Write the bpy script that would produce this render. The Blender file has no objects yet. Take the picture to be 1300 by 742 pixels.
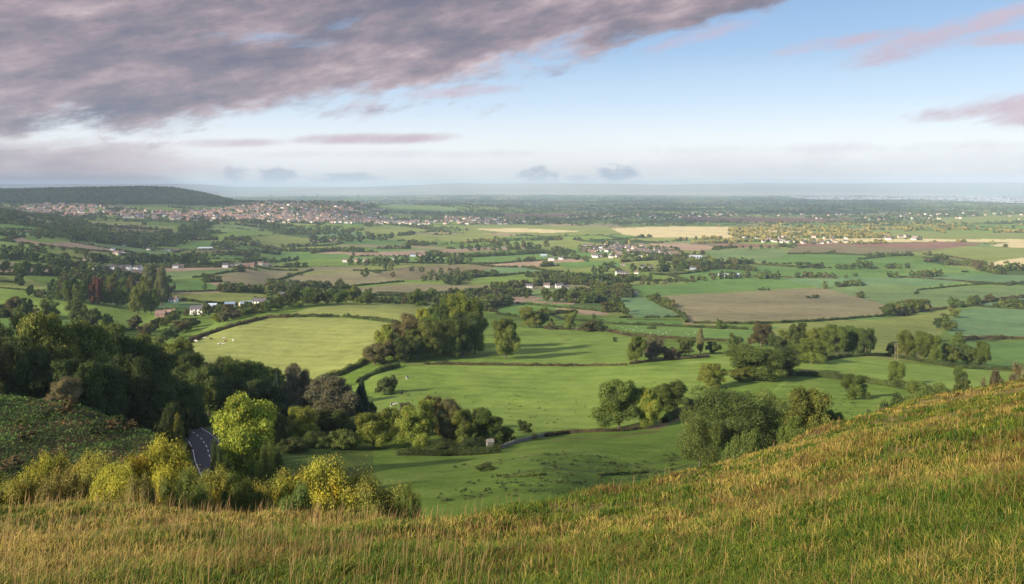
import bpy, math, random
import numpy as np
from math import radians as R

# ------------------------------------------------------------------ camera, sky, sun, exposure
scene = bpy.context.scene
F = 1050.0                 # focal length in photo pixels (1300 wide)
HZ = 240.0                 # row of the horizon
cam_d = bpy.data.cameras.new("camera")
cam = bpy.data.objects.new("camera", cam_d)
scene.collection.objects.link(cam)
cam.location = (0, 0, 0)
cam.rotation_euler = (R(90), 0, 0)
cam_d.sensor_width = 36.0
cam_d.lens = F / 1300.0 * 36.0
cam_d.shift_y = -(371.0 - HZ) / 1300.0
cam_d.clip_start = 0.2
cam_d.clip_end = 120000
scene.camera = cam

SUN_EL = R(23.0)
SUN_H = np.array([-0.80, -0.60])             # horizontal direction towards the sun (behind and to the left)
SUN_DIR = np.array([SUN_H[0]*math.cos(SUN_EL), SUN_H[1]*math.cos(SUN_EL), math.sin(SUN_EL)])
SUN_STRENGTH = 4.4
SKY_STRENGTH = 0.15
EXPOSURE = 1.20
HAZE_DENSITY = 5.7e-5

scene.view_settings.view_transform = 'Standard'
scene.view_settings.look = 'None'
scene.view_settings.gamma = 1.0
scene.view_settings.exposure = EXPOSURE
scene.view_settings.use_curve_mapping = False
scene.cycles.use_denoising = True
scene.cycles.max_bounces = 5
scene.cycles.diffuse_bounces = 2
scene.cycles.glossy_bounces = 2
scene.cycles.transmission_bounces = 2
scene.cycles.volume_bounces = 1
scene.cycles.transparent_max_bounces = 4
scene.cycles.sample_clamp_indirect = 4.0

sun_d = bpy.data.lights.new("sun", 'SUN')
sun_d.energy = SUN_STRENGTH
sun_d.angle = R(1.5)
sun_d.color = (1.0, 0.86, 0.66)
sun = bpy.data.objects.new("sun", sun_d)
scene.collection.objects.link(sun)
from mathutils import Vector
sun.rotation_euler = Vector(tuple(SUN_DIR)).to_track_quat('Z', 'Y').to_euler()
sun.location = (-50, -50, 60)


class NT:
    """tiny node helper"""
    def __init__(s, tree):
        s.t = tree; tree.nodes.clear()
    def n(s, typ, **kw):
        nd = s.t.nodes.new(typ)
        for k, v in kw.items():
            setattr(nd, k, v)
        return nd
    def l(s, a, b):
        s.t.links.new(a, b)
    def inp(s, sock, v):
        if isinstance(v, bpy.types.NodeSocket):
            s.l(v, sock)
        else:
            sock.default_value = v
    def m(s, op, a, b=0.0, c=0.0, clamp=False):
        nd = s.n('ShaderNodeMath', operation=op, use_clamp=clamp)
        s.inp(nd.inputs[0], a); s.inp(nd.inputs[1], b); s.inp(nd.inputs[2], c)
        return nd.outputs[0]
    def mix(s, f, a, b, blend='MIX'):
        nd = s.n('ShaderNodeMix', data_type='RGBA', blend_type=blend)
        s.inp(nd.inputs[0], f)
        for k, v in ((6, a), (7, b)):
            if not isinstance(v, bpy.types.NodeSocket) and len(v) == 3:
                v = (*v, 1)
            s.inp(nd.inputs[k], v)
        return nd.outputs[2]
    def ramp(s, f, stops, interp='LINEAR'):
        nd = s.n('ShaderNodeValToRGB')
        nd.color_ramp.interpolation = interp
        e = nd.color_ramp.elements
        while len(e) < len(stops):
            e.new(0.5)
        for k, (p, c) in enumerate(stops):
            e[k].position = p
            e[k].color = (c, c, c, 1) if not hasattr(c, '__len__') else (*c, 1)
        s.inp(nd.inputs[0], f)
        return nd.outputs[0]
    def noise(s, vec, scale, detail=4, rough=0.55, dist=0.0, dim='3D'):
        nd = s.n('ShaderNodeTexNoise', noise_dimensions=dim)
        if vec is not None:
            s.l(vec, nd.inputs['Vector'])
        nd.inputs['Scale'].default_value = scale
        nd.inputs['Detail'].default_value = detail
        nd.inputs['Roughness'].default_value = rough
        nd.inputs['Distortion'].default_value = dist
        return nd.outputs[0]
    def comb(s, x, y, z):
        nd = s.n('ShaderNodeCombineXYZ')
        s.inp(nd.inputs[0], x); s.inp(nd.inputs[1], y); s.inp(nd.inputs[2], z)
        return nd.outputs[0]
    def smooth(s, x, a, b):
        nd = s.n('ShaderNodeMapRange', interpolation_type='SMOOTHSTEP')
        s.inp(nd.inputs[0], x)
        nd.inputs[1].default_value = a; nd.inputs[2].default_value = b
        return nd.outputs[0]


def azel(px, py):
    u = (px - 650.0) / F; v = (HZ - py) / F
    return math.atan(u), math.atan(v / math.sqrt(1 + u * u))


def build_world():
    w = bpy.data.worlds.new("World")
    scene.world = w
    w.use_nodes = True
    N = NT(w.node_tree)
    sky = N.n('ShaderNodeTexSky', sky_type='NISHITA')
    sky.sun_disc = False
    sky.sun_elevation = SUN_EL
    sky.sun_rotation = math.atan2(SUN_H[0], SUN_H[1]) % (2*math.pi)
    sky.altitude = 200; sky.air_density = 1.0; sky.dust_density = 1.6; sky.ozone_density = 1.5
    tc = N.n('ShaderNodeTexCoord')
    sep = N.n('ShaderNodeSeparateXYZ'); N.l(tc.outputs['Generated'], sep.inputs[0])
    x, y, z = sep.outputs
    az = N.m('ARCTAN2', x, y)
    el = N.m('ARCSINE', z)
    # clear sky: physical sky pulled towards the pale, faintly lilac horizon of a moist morning
    g = N.ramp(N.m('DIVIDE', el, 0.5, clamp=True), [
        (0.0, (0.88, 0.84, 0.85)), (0.10, (0.79, 0.79, 0.82)), (0.20, (0.49, 0.60, 0.75)),
        (0.33, (0.255, 0.395, 0.61)), (0.48, (0.170, 0.305, 0.54)), (1.0, (0.12, 0.23, 0.45))])
    K = 3.42                                  # brings the cloud and haze tones to the scale of the physical sky
    gs = N.n('ShaderNodeVectorMath', operation='SCALE'); N.l(g, gs.inputs[0]); gs.inputs['Scale'].default_value = K
    base = N.mix(0.88, sky.outputs[0], gs.outputs[0])
    # unseen half of the sky behind the viewer, brightened to lift the ambient light
    fill_glow = N.n('ShaderNodeVectorMath', operation='SCALE'); N.l(base, fill_glow.inputs[0])
    N.l(N.m('ADD', 1.0, N.m('MULTIPLY', N.smooth(y, 0.1, -0.7), 1.6)), fill_glow.inputs['Scale']); base = fill_glow.outputs[0]
    # cloud coordinates: streaks that climb gently to the right
    ca, sa = math.cos(0.20), math.sin(0.20)
    s1 = N.m('ADD', N.m('MULTIPLY', az, ca), N.m('MULTIPLY', el, sa))
    s2 = N.m('SUBTRACT', N.m('MULTIPLY', el, ca), N.m('MULTIPLY', az, sa))
    P = N.comb(N.m('MULTIPLY', s1, 6.0), N.m('MULTIPLY', s2, 17.0), 3.1)
    n1 = N.noise(P, 1.0, 7, 0.58, 0.1)
    P2 = N.comb(N.m('MULTIPLY', s1, 14.0), N.m('MULTIPLY', s2, 40.0), 9.7)
    n2 = N.noise(P2, 1.0, 9, 0.70, 0.1)
    nn = N.m('ADD', N.m('MULTIPLY', N.m('SUBTRACT', n1, 0.5), 0.17), N.m('MULTIPLY', N.m('SUBTRACT', n2, 0.5), 0.065))
    # lower edge of the great bank as a function of azimuth
    edge = [(-260, 190), (0, 190), (130, 180), (260, 163), (430, 147), (560, 128), (640, 108), (720, 77), (800, 47), (900, 16), (1000, -14), (1150, -90), (1400, -170)]
    stops = []
    for px, py in edge:
        a, e = azel(px, py)
        stops.append(((a + 0.9) / 1.8, e / 0.6))
    eg = N.m('MULTIPLY', N.ramp(N.m('DIVIDE', N.m('ADD', az, 0.9), 1.8, clamp=True), stops), 0.6)
    d = N.m('ADD', N.m('SUBTRACT', el, eg), nn)
    bank = N.smooth(d, -0.010, 0.024)
    # holes of blue inside the bank
    holes = N.smooth(N.noise(N.comb(N.m('MULTIPLY', s1, 7.0), N.m('MULTIPLY', s2, 20.0), 40.0), 1.0, 5, 0.5, 0.2), 0.62, 0.74)
    bank = N.m('MULTIPLY', bank, N.m('SUBTRACT', 1.0, N.m('MULTIPLY', holes, 0.6)))
    # bank fades behind the viewer so that the land gets light from an open sky too
    back = N.smooth(y, -0.5, 0.15)
    bank = N.m('MULTIPLY', bank, N.m('ADD', 0.35, N.m('MULTIPLY', back, 0.65)))

    n3 = N.noise(N.comb(N.m('MULTIPLY', az, 60.0), N.m('MULTIPLY', el, 95.0), 5.0), 1.0, 5, 0.6)
    def blob(px, py, wx, wy, tilt=0.0, soft=0.5, na=9.0, amp=1.0):
        a, e = azel(px, py)
        wa, we = wx / F, wy / F
        A = N.m('SUBTRACT', az, a); E = N.m('SUBTRACT', el, e)
        c, s_ = math.cos(tilt), math.sin(tilt)
        X = N.m('DIVIDE', N.m('ADD', N.m('MULTIPLY', A, c), N.m('MULTIPLY', E, s_)), wa)
        Y = N.m('DIVIDE', N.m('SUBTRACT', N.m('MULTIPLY', E, c), N.m('MULTIPLY', A, s_)), we)
        r = N.m('ADD', N.m('MULTIPLY', X, X), N.m('MULTIPLY', Y, Y))
        q = N.m('ADD', N.m('SUBTRACT', 1.0, r), N.m('ADD', N.m('MULTIPLY', N.m('SUBTRACT', n3 if na > 10 else n2, 0.5), na*(0.55 if na > 10 else 1)), N.m('MULTIPLY', N.m('SUBTRACT', n1, 0.5), na*0.5)))
        return N.m('MULTIPLY', N.smooth(q, -0.6, 0.9 + soft), amp)

    def mx(lst):
        o = lst[0]
        for k in lst[1:]:
            o = N.m('MAXIMUM', o, k)
        return o
    side = mx([blob(480, 176, 100, 7, 0.03, 0.3, 3), blob(290, 182, 60, 6, 0.05, 0.3, 3, 0.8), blob(1190, 46, 110, 15, 0.22, 0.4, 4, 0.9),
               blob(1080, 52, 90, 9, 0.10, 0.6, 5, 0.75), blob(1275, 48, 60, 8, 0.0, 0.4, 4, 0.8), blob(890, 45, 70, 9, 0.22, 0.9, 6, 0.6),
               blob(1240, 140, 70, 10, 0.08, 0.4, 5, 0.85), blob(1300, 140, 50, 20, 0.0, 0.4, 5, 0.9), blob(575, 117, 100, 9, 0.06, 0.4, 4, 0.9)])
    low = mx([blob(105, 212, 128, 27, 0.02, 0.1, 2.6, 1.0), blob(-60, 212, 150, 36, 0.0, 0.1, 2.6, 1.0), blob(60, 190, 60, 12, 0.2, 0.4, 4, 0.6)])
    puffs = mx([blob(780, 220, 26, 11, 0, 0.1, 11, 0.85), blob(684, 222, 22, 10, 0, 0.1, 11, 0.75), blob(352, 223, 19, 9, 0, 0.1, 11, 0.75),
                blob(298, 223, 16, 8, 0, 0.1, 11, 0.7), blob(432, 226, 38, 6, 0, 0.1, 11, 0.7), blob(735, 226, 16, 5, 0, 0.3, 7, 0.45)])
    veil = mx([blob(520, 196, 200, 5, 0.01, 0.8, 5, 0.35), blob(1000, 190, 260, 7, 0.0, 0.8, 6, 0.45), blob(1220, 222, 200, 6, 0.0, 0.8, 5, 0.4), blob(1150, 205, 340, 22, 0.0, 1.4, 4, 0.42), blob(900, 212, 230, 14, 0.0, 1.4, 5, 0.3)])
    # cloud tone: sun-lit rims against mauve-grey body
    ctone = N.noise(N.comb(N.m('MULTIPLY', s1, 10.0), N.m('MULTIPLY', s2, 31.0), 21.0), 1.0, 10, 0.65, 0.06)
    ctone2 = N.noise(N.comb(N.m('MULTIPLY', s1, 4.0), N.m('MULTIPLY', s2, 11.0), 33.0), 1.0, 3, 0.5, 0.2)
    t = N.m('ADD', N.m('MULTIPLY', ctone, 0.65), N.m('MULTIPLY', ctone2, 0.35))
    rim = N.m('MULTIPLY', N.m('SUBTRACT', 1.0, N.smooth(d, 0.0, 0.055)), 0.055)          # thinner, better lit margins
    t = N.m('ADD', t, rim)
    ccol = N.ramp(t, [(0.38, (0.150, 0.150, 0.215)), (0.455, (0.215, 0.190, 0.240)), (0.51, (0.285, 0.235, 0.280)), (0.58, (0.40, 0.32, 0.355)), (0.67, (0.60, 0.49, 0.51))])
    def scl(c, k):
        nd = N.n('ShaderNodeVectorMath', operation='SCALE')
        N.inp(nd.inputs[0], c); nd.inputs['Scale'].default_value = k
        return nd.outputs[0]
    c = N.mix(veil, base, scl((0.56, 0.53, 0.62), K))
    c = N.mix(side, c, scl(N.mix(t, (0.40, 0.33, 0.43), (0.66, 0.50, 0.54)), K))
    c = N.mix(puffs, c, scl((0.38, 0.42, 0.54), K))
    c = N.mix(low, c, scl(N.mix(N.smooth(n1, 0.35, 0.65), (0.40, 0.33, 0.36), (0.64, 0.53, 0.54)), K))
    c = N.mix(bank, c, scl(ccol, K))
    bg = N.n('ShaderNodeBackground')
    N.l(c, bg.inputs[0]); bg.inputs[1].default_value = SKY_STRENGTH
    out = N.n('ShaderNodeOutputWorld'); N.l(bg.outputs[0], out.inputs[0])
build_world()

# ------------------------------------------------------------------ helpers
rng = np.random.default_rng(7)
random.seed(7)

def tag(o, label=None, cat=None, group=None, kind=None):
    if label: o['label'] = label
    if cat: o['category'] = cat
    if group: o['group'] = group
    if kind: o['kind'] = kind
    return o

def np_mesh(name, V, T, mats, cols=None, tint=None, smooth=False, midx=None):
    """mesh datablock from numpy vertices and triangles"""
    me = bpy.data.meshes.new(name)
    V = np.asarray(V, np.float32); T = np.asarray(T, np.int32)
    k = T.shape[1]
    me.vertices.add(len(V)); me.vertices.foreach_set('co', V.ravel())
    me.loops.add(T.size); me.loops.foreach_set('vertex_index', T.ravel())
    me.polygons.add(len(T))
    me.polygons.foreach_set('loop_start', np.arange(0, T.size, k, dtype=np.int32))
    try:
        me.polygons.foreach_set('loop_total', np.full(len(T), k, np.int32))
    except Exception:
        pass
    me.polygons.foreach_set('use_smooth', np.full(len(T), smooth))
    for m in (mats if isinstance(mats, (list, tuple)) else [mats]):
        me.materials.append(m)
    if midx is not None:
        me.polygons.foreach_set('material_index', np.asarray(midx, np.int32))
    me.update(calc_edges=True)
    if cols is not None:
        a = me.attributes.new('col', 'FLOAT_COLOR', 'POINT')
        c = np.ones((len(V), 4), np.float32); c[:, :cols.shape[1]] = cols
        a.data.foreach_set('color', c.ravel())
    if tint is not None:
        a = me.attributes.new('tint', 'FLOAT', 'POINT')
        a.data.foreach_set('value', np.asarray(tint, np.float32))
    return me

def link(name, me, parent=None, loc=(0, 0, 0)):
    o = bpy.data.objects.new(name, me)
    scene.collection.objects.link(o)
    o.location = loc
    if parent: o.parent = parent
    return o

def empty(name, loc, rz=0.0):
    o = link(name, None, None, loc)
    o.empty_display_size = 0.5
    o.rotation_euler = (0, 0, rz)
    return o

def hash2(i, j, k=0):
    v = np.sin(i * 127.1 + j * 311.7 + k * 74.7) * 43758.5453
    return v - np.floor(v)

def vnoise(x, y, s=1.0, seed=0):
    x = np.asarray(x) / s; y = np.asarray(y) / s
    i = np.floor(x); j = np.floor(y); fx = x - i; fy = y - j
    fx = fx*fx*(3-2*fx); fy = fy*fy*(3-2*fy)
    a = hash2(i, j, seed); b = hash2(i+1, j, seed); c = hash2(i, j+1, seed); d = hash2(i+1, j+1, seed)
    return (a*(1-fx)+b*fx)*(1-fy) + (c*(1-fx)+d*fx)*fy

def fbm(x, y, s, seed=0, o=3):
    t = 0; a = 0.5; n = 0
    for k in range(o):
        t = t + a*vnoise(x, y, s/2**k, seed+k*13); n += a; a *= 0.55
    return t/n

# ------------------------------------------------------------------ terrain height
CREST = [(-400, 14, 662), (-200, 16, 658), (0, 17, 652), (300, 17, 654), (600, 19, 651), (700, 22, 637), (850, 28, 606), (950, 34, 578),
         (1050, 41, 546), (1150, 50, 515), (1250, 58, 493), (1300, 62, 482), (1500, 75, 440), (1900, 90, 400)]
# far profiles: column -> (distance, row) where row > 0, else (distance, height)
PROF = {
 -200: [(45,-19),(60,-25),(100,600),(165,495),(220,-52),(350,470),(520,415),(640,395),(760,370),(1000,345),(1300,322),(1700,292),(2000,270),(2500,252),(3000,-40),(4000,-20),(5200,236),(6500,-60),(9000,-180),(14000,-180),(19000,-175),(24000,140),(40000,120)],
 0: [(45,-19.5),(60,-26),(100,602),(160,500),(220,-58),(350,480),(520,425),(640,400),(760,377),(1000,352),(1300,330),(1700,302),(2000,287),(2500,268),(3000,-92),(3400,272),(3900,260),(4400,258),(5200,240),(6500,-120),(9000,-180),(14000,-180),(19000,-175),(24000,150),(40000,120)],
 100: [(45,-19.5),(60,-27),(98,605),(148,516),(200,-60),(330,490),(520,428),(640,405),(760,386),(1000,358),(1300,338),(1700,315),(2200,293),(2900,279),(3400,273),(3900,261),(4500,258),(5300,237.5),(6500,-130),(9000,-180),(14000,-180),(19000,-175),(24000,150),(40000,120)],
 200: [(45,-20),(60,-28),(95,610),(130,548),(165,-55),(215,552),(330,500),(480,452),(600,427),(750,402),(950,382),(1200,362),(1500,343),(2000,318),(2600,293),(3200,277),(3700,266),(4300,262),(4800,253),(5300,235.5),(6500,-140),(9000,-180),(14000,-180),(19000,-175),(24000,150),(40000,120)],
 262: [(45,-20),(60,-29),(90,-40),(120,-49),(160,-57),(210,552),(300,515),(460,462),(560,430),(680,409),(900,388),(1150,366),(1500,343),(2000,320),(2600,298),(3200,281),(3700,270),(4300,262),(4800,257),(5300,245),(6500,-150),(9000,-180),(14000,-180),(19000,-175),(24000,150),(40000,120)],
 300: [(45,-20),(60,-29),(90,-42),(120,-50),(160,-57),(210,556),(300,518),(440,475),(520,440),(590,415),(650,407),(900,388),(1150,366),(1500,344),(2000,322),(2600,300),(3200,283),(3700,271),(4200,262),(4800,257),(5300,-82),(6500,-150),(9000,-180),(14000,-180),(19000,-175),(24000,30),(40000,120)],
 360: [(45,-21),(60,-30),(100,-44),(150,-54),(200,566),(300,520),(410,490),(500,448),(600,413),(640,404.5),(780,386.5),(900,-124),(1050,379),(1350,363),(1800,341),(2300,320),(2900,301),(3400,286),(3800,273),(4200,263),(4800,257),(5300,-84),(6500,-150),(8500,-180),(14000,-180),(19000,-175),(24000,15),(40000,120)],
 430: [(45,-21),(60,-30),(100,-44),(150,-53),(200,570),(290,525),(390,492),(490,450),(600,415),(650,403.5),(790,386),(920,-126),(1080,379),(1350,364),(1800,341),(2300,320),(2900,302),(3500,287),(4000,275),(4600,264),(5200,257),(5800,-90),(7000,-160),(9000,-180),(14000,-180),(19000,-175),(24000,15),(40000,120)],
 500: [(45,-21),(60,-30),(100,-42),(130,624),(200,576),(300,518),(390,478),(430,464),(520,433),(620,411),(690,398),(800,387),(950,-130),(1100,379),(1350,365),(1800,341),(2350,320),(3100,300),(4000,285),(4800,276),(5600,265),(6200,260),(7000,-140),(9000,-180),(14000,-180),(19000,-175),(24000,70),(40000,120)],
 580: [(48,-23),(60,-29),(90,-37),(120,632),(200,575),(300,518),(380,481),(430,465),(500,442),(620,420),(760,402),(950,392),(1150,382),(1350,369),(1800,343),(2350,321),(3100,301),(4000,286),(4800,277),(5800,268),(6600,259),(7500,-150),(9000,-180),(14000,-180),(19000,-175),(24000,140),(40000,120)],
 700: [(48,-23),(60,-28),(85,-35),(110,628),(150,592),(200,566),(245,547),(300,516),(380,483),(430,464.5),(520,443),(650,424),(800,409),(1000,393),(1300,371),(1800,343),(2300,321),(3150,300),(4700,280),(6500,268),(9000,-180),(14000,-180),(19000,-175),(24000,160),(40000,120)],
 850: [(60,-32),(110,-47),(150,-54),(200,566),(250,535),(300,510),(360,482),(430,458),(560,436),(700,417),(900,401),(1100,385),(1500,361),(2300,321),(3150,300),(9000,-180),(14000,-180),(19000,-175),(24000,170),(40000,120)],
 1050: [(90,-36),(130,-48),(180,-57),(230,532),(280,509),(330,488),(400,469),(460,453),(560,438),(700,420),(950,401),(1200,386),(1500,366),(3150,300),(9000,-180),(14000,-180),(19000,-172),(24000,185),(40000,120)],
 1250: [(115,-40),(160,-52),(250,-66),(330,489),(400,476),(480,464),(560,458),(700,435),(850,419),(1100,395),(1450,370),(3150,300),(9000,-180),(14000,-180),(19000,-172),(24000,205),(40000,120)],
 1500: [(150,-45),(250,-66),(330,489),(400,476),(480,464),(560,458),(700,435),(850,419),(1100,395),(1450,370),(3150,300),(9000,-180),(14000,-180),(19000,-172),(24000,215),(40000,120)],
}
LR = np.linspace(math.log(0.6), math.log(42000), 900)      # log-radius grid
RG = np.exp(LR)
cols_th, cols_z = [], []
def prof_z(px, pts):
    u = (px-650.)/F; s = math.sqrt(1+u*u)
    rr = [1.0]; zz = [-2.0]
    for d, v in pts:
        rr.append(d*s); zz.append(-(v-HZ)/F*d if (v > 0 and d < 20000) else v)
    return np.interp(LR, np.log(rr), zz) if False else np.interp(RG, rr, zz)
for px, pts in PROF.items():
    cols_th.append(math.atan((px-650.)/F)); cols_z.append(prof_z(px, pts))
def rz(pts):
    return np.interp(RG, [p[0] for p in pts], [p[1] for p in pts])
side_l = rz([(0,-2),(60,-18),(150,-30),(400,-20),(900,10),(3000,20),(8000,-100),(40000,-100)])
back = rz([(0,-1.7),(30,5),(120,20),(600,24),(42000,24)])
side_r = rz([(0,-2),(100,-10),(250,-30),(600,-90),(1500,-170),(42000,-180)])
cols_th = [-math.pi, -2.2, -1.35] + cols_th + [1.35, 2.2, math.pi]
cols_z = [back, back, side_l] + cols_z + [side_r, back, back]
_in = np.arctan((np.arange(-420, 1900, 4)-650.)/F)
_out = np.linspace(-math.pi, math.pi, 721)
TH = np.concatenate([_out[_out < _in[0]-0.004], _in, _out[_out > _in[-1]+0.004]])
cz = np.array(cols_z)
# smooth interpolation across azimuth (monotone-ish catmull)
def across(th):
    ct = np.array(cols_th)
    k = np.clip(np.searchsorted(ct, th)-1, 0, len(ct)-2)
    h = ct[k+1]-ct[k]; t = (th-ct[k])/h
    m = np.zeros_like(cz)
    dl = (cz[1:]-cz[:-1])/(ct[1:]-ct[:-1])[:, None]
    same = (dl[1:]*dl[:-1]) > 0
    m[1:-1] = np.where(same, 2*dl[1:]*dl[:-1]/np.where(same, dl[1:]+dl[:-1], 1), 0)
    h = h[:, None]; t = t[:, None]
    return ((2*t**3-3*t**2+1)*cz[k] + (t**3-2*t**2+t)*h*m[k] + (-2*t**3+3*t**2)*cz[k+1] + (t**3-t**2)*h*m[k+1])
FARZ = across(TH)
cp = np.array([c[0] for c in CREST]); cth = np.arctan((cp-650.)/F)
cD = np.array([c[1] for c in CREST], float); cs = np.sqrt(1+((cp-650.)/F)**2)
crest_r = np.interp(TH, cth, cD*cs)
crest_z = np.interp(TH, cth, -np.array([(c[2]-HZ)/F for c in CREST])*cD)
front = np.clip((1.25-np.abs(TH))/0.3, 0, 1)[:, None]
nearz = -1.7 + (crest_z+1.7)[:, None]*(RG[None, :]/crest_r[:, None])
r1 = np.maximum(crest_r*2.0, 46.0)
farr1 = np.array([np.interp(r1[i], RG, FARZ[i]) for i in range(len(TH))])
t = (RG[None, :]-crest_r[:, None])/(r1-crest_r)[:, None]
tt = np.clip(t, 0, 1)
conn = crest_z[:, None]*(1-tt) + farr1[:, None]*tt
TAB = np.where(RG[None, :] <= crest_r[:, None], nearz, np.where(t < 1, conn, FARZ))
TAB = TAB*front + FARZ*(1-front)
def blur(a, s, ax):
    w = int(3*s)+1; k = np.exp(-0.5*(np.arange(-w, w+1)/s)**2); k /= k.sum()
    p = [(0, 0), (0, 0)]; p[ax] = (w, w)
    b = np.pad(a, p, mode='edge'); o = 0
    for i, kk in enumerate(k):
        o = o + kk*(b[:, i:i+a.shape[1]] if ax == 1 else b[i:i+a.shape[0], :])
    return o
TAB = blur(TAB, 2.2, 1)
TAB = blur(TAB, 3.0, 0)
dLR = LR[1]-LR[0]
def H(x, y):
    x = np.asarray(x, float); y = np.asarray(y, float)
    r = np.maximum(np.hypot(x, y), 0.61); th = np.arctan2(x, y)
    i = np.clip(np.searchsorted(TH, th)-1, 0, len(TH)-2)
    ft = (th-TH[i])/(TH[i+1]-TH[i])
    q = np.clip((np.log(r)-LR[0])/dLR, 0, len(LR)-1.001); j = q.astype(int); fr = q-j
    z = (TAB[i, j]*(1-fr)+TAB[i, j+1]*fr)*(1-ft) + (TAB[i+1, j]*(1-fr)+TAB[i+1, j+1]*fr)*ft
    # small-scale relief: tussocks near the viewer, soft undulation of the pasture further off
    near = np.clip((85-r)/30, 0, 1)
    z = z + near*((fbm(x, y, 1.3, 3)-0.5)*0.30 + (fbm(x, y, 5.0, 9)-0.5)*0.9*np.clip(r/20, 0, 1))
    mid = np.clip((r-90)/60, 0, 1)*np.clip((1500-r)/600, 0, 1)
    z = z + mid*((fbm(x, y, 28, 5)-0.5)*1.6)
    far = np.clip((r-20500)/1500, 0, 1)*np.clip((30000-r)/5000, 0, 1)
    z = z + far*(fbm(x, y, 4200, 15, 4)-0.5)*190
    return z

STEPS = np.exp(np.linspace(0, 1, 2600)*math.log(30000/8.0))*8.0
def at(px, py, dmin=70.0):
    """point of the land seen at a photo pixel, beyond distance dmin"""
    u = (px-650.)/F; s = -(py-HZ)/F
    D = STEPS[STEPS >= dmin]
    z = H(u*D, D); k = np.argmax(z >= s*D)
    if not (z[k] >= s*D[k]):
        k = len(D)-1
    d = D[k]
    return np.array([u*d, d, float(H(u*d, d))])
def proj(p):
    return 650+F*p[0]/p[1], HZ-F*p[2]/p[1]

# ------------------------------------------------------------------ field pattern of the vale
def voro(x, y, s=185.0, seed=0):
    """field id and distance to the field boundary, from a jittered, warped lattice"""
    wx = x + 60*(vnoise(x, y, 400, 60)-0.5)*2; wy = y*0.85 + 60*(vnoise(x, y, 400, 61)-0.5)*2
    ca, sa = math.cos(0.35), math.sin(0.35)
    X = (wx*ca+wy*sa)/(s*1.35); Y = (-wx*sa+wy*ca)/(s*0.8)
    i0 = np.floor(X); j0 = np.floor(Y)
    f1 = np.full(X.shape, 9e9); f2 = np.full(X.shape, 9e9); idd = np.zeros(X.shape)
    for di in (-1, 0, 1):
        for dj in (-1, 0, 1):
            i = i0+di; j = j0+dj
            cx = i+0.15+0.7*hash2(i, j, seed+1); cy = j+0.15+0.7*hash2(i, j, seed+2)
            d = np.maximum(np.abs(X-cx), np.abs(Y-cy)*1.0)*0.55 + np.hypot(X-cx, Y-cy)*0.45
            h = hash2(i, j, seed+3)
            c = d < f1
            f2 = np.where(c, f1, np.minimum(f2, d)); idd = np.where(c, h, idd); f1 = np.where(c, d, f1)
    return idd, (f2-f1)*0.5*s

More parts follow.
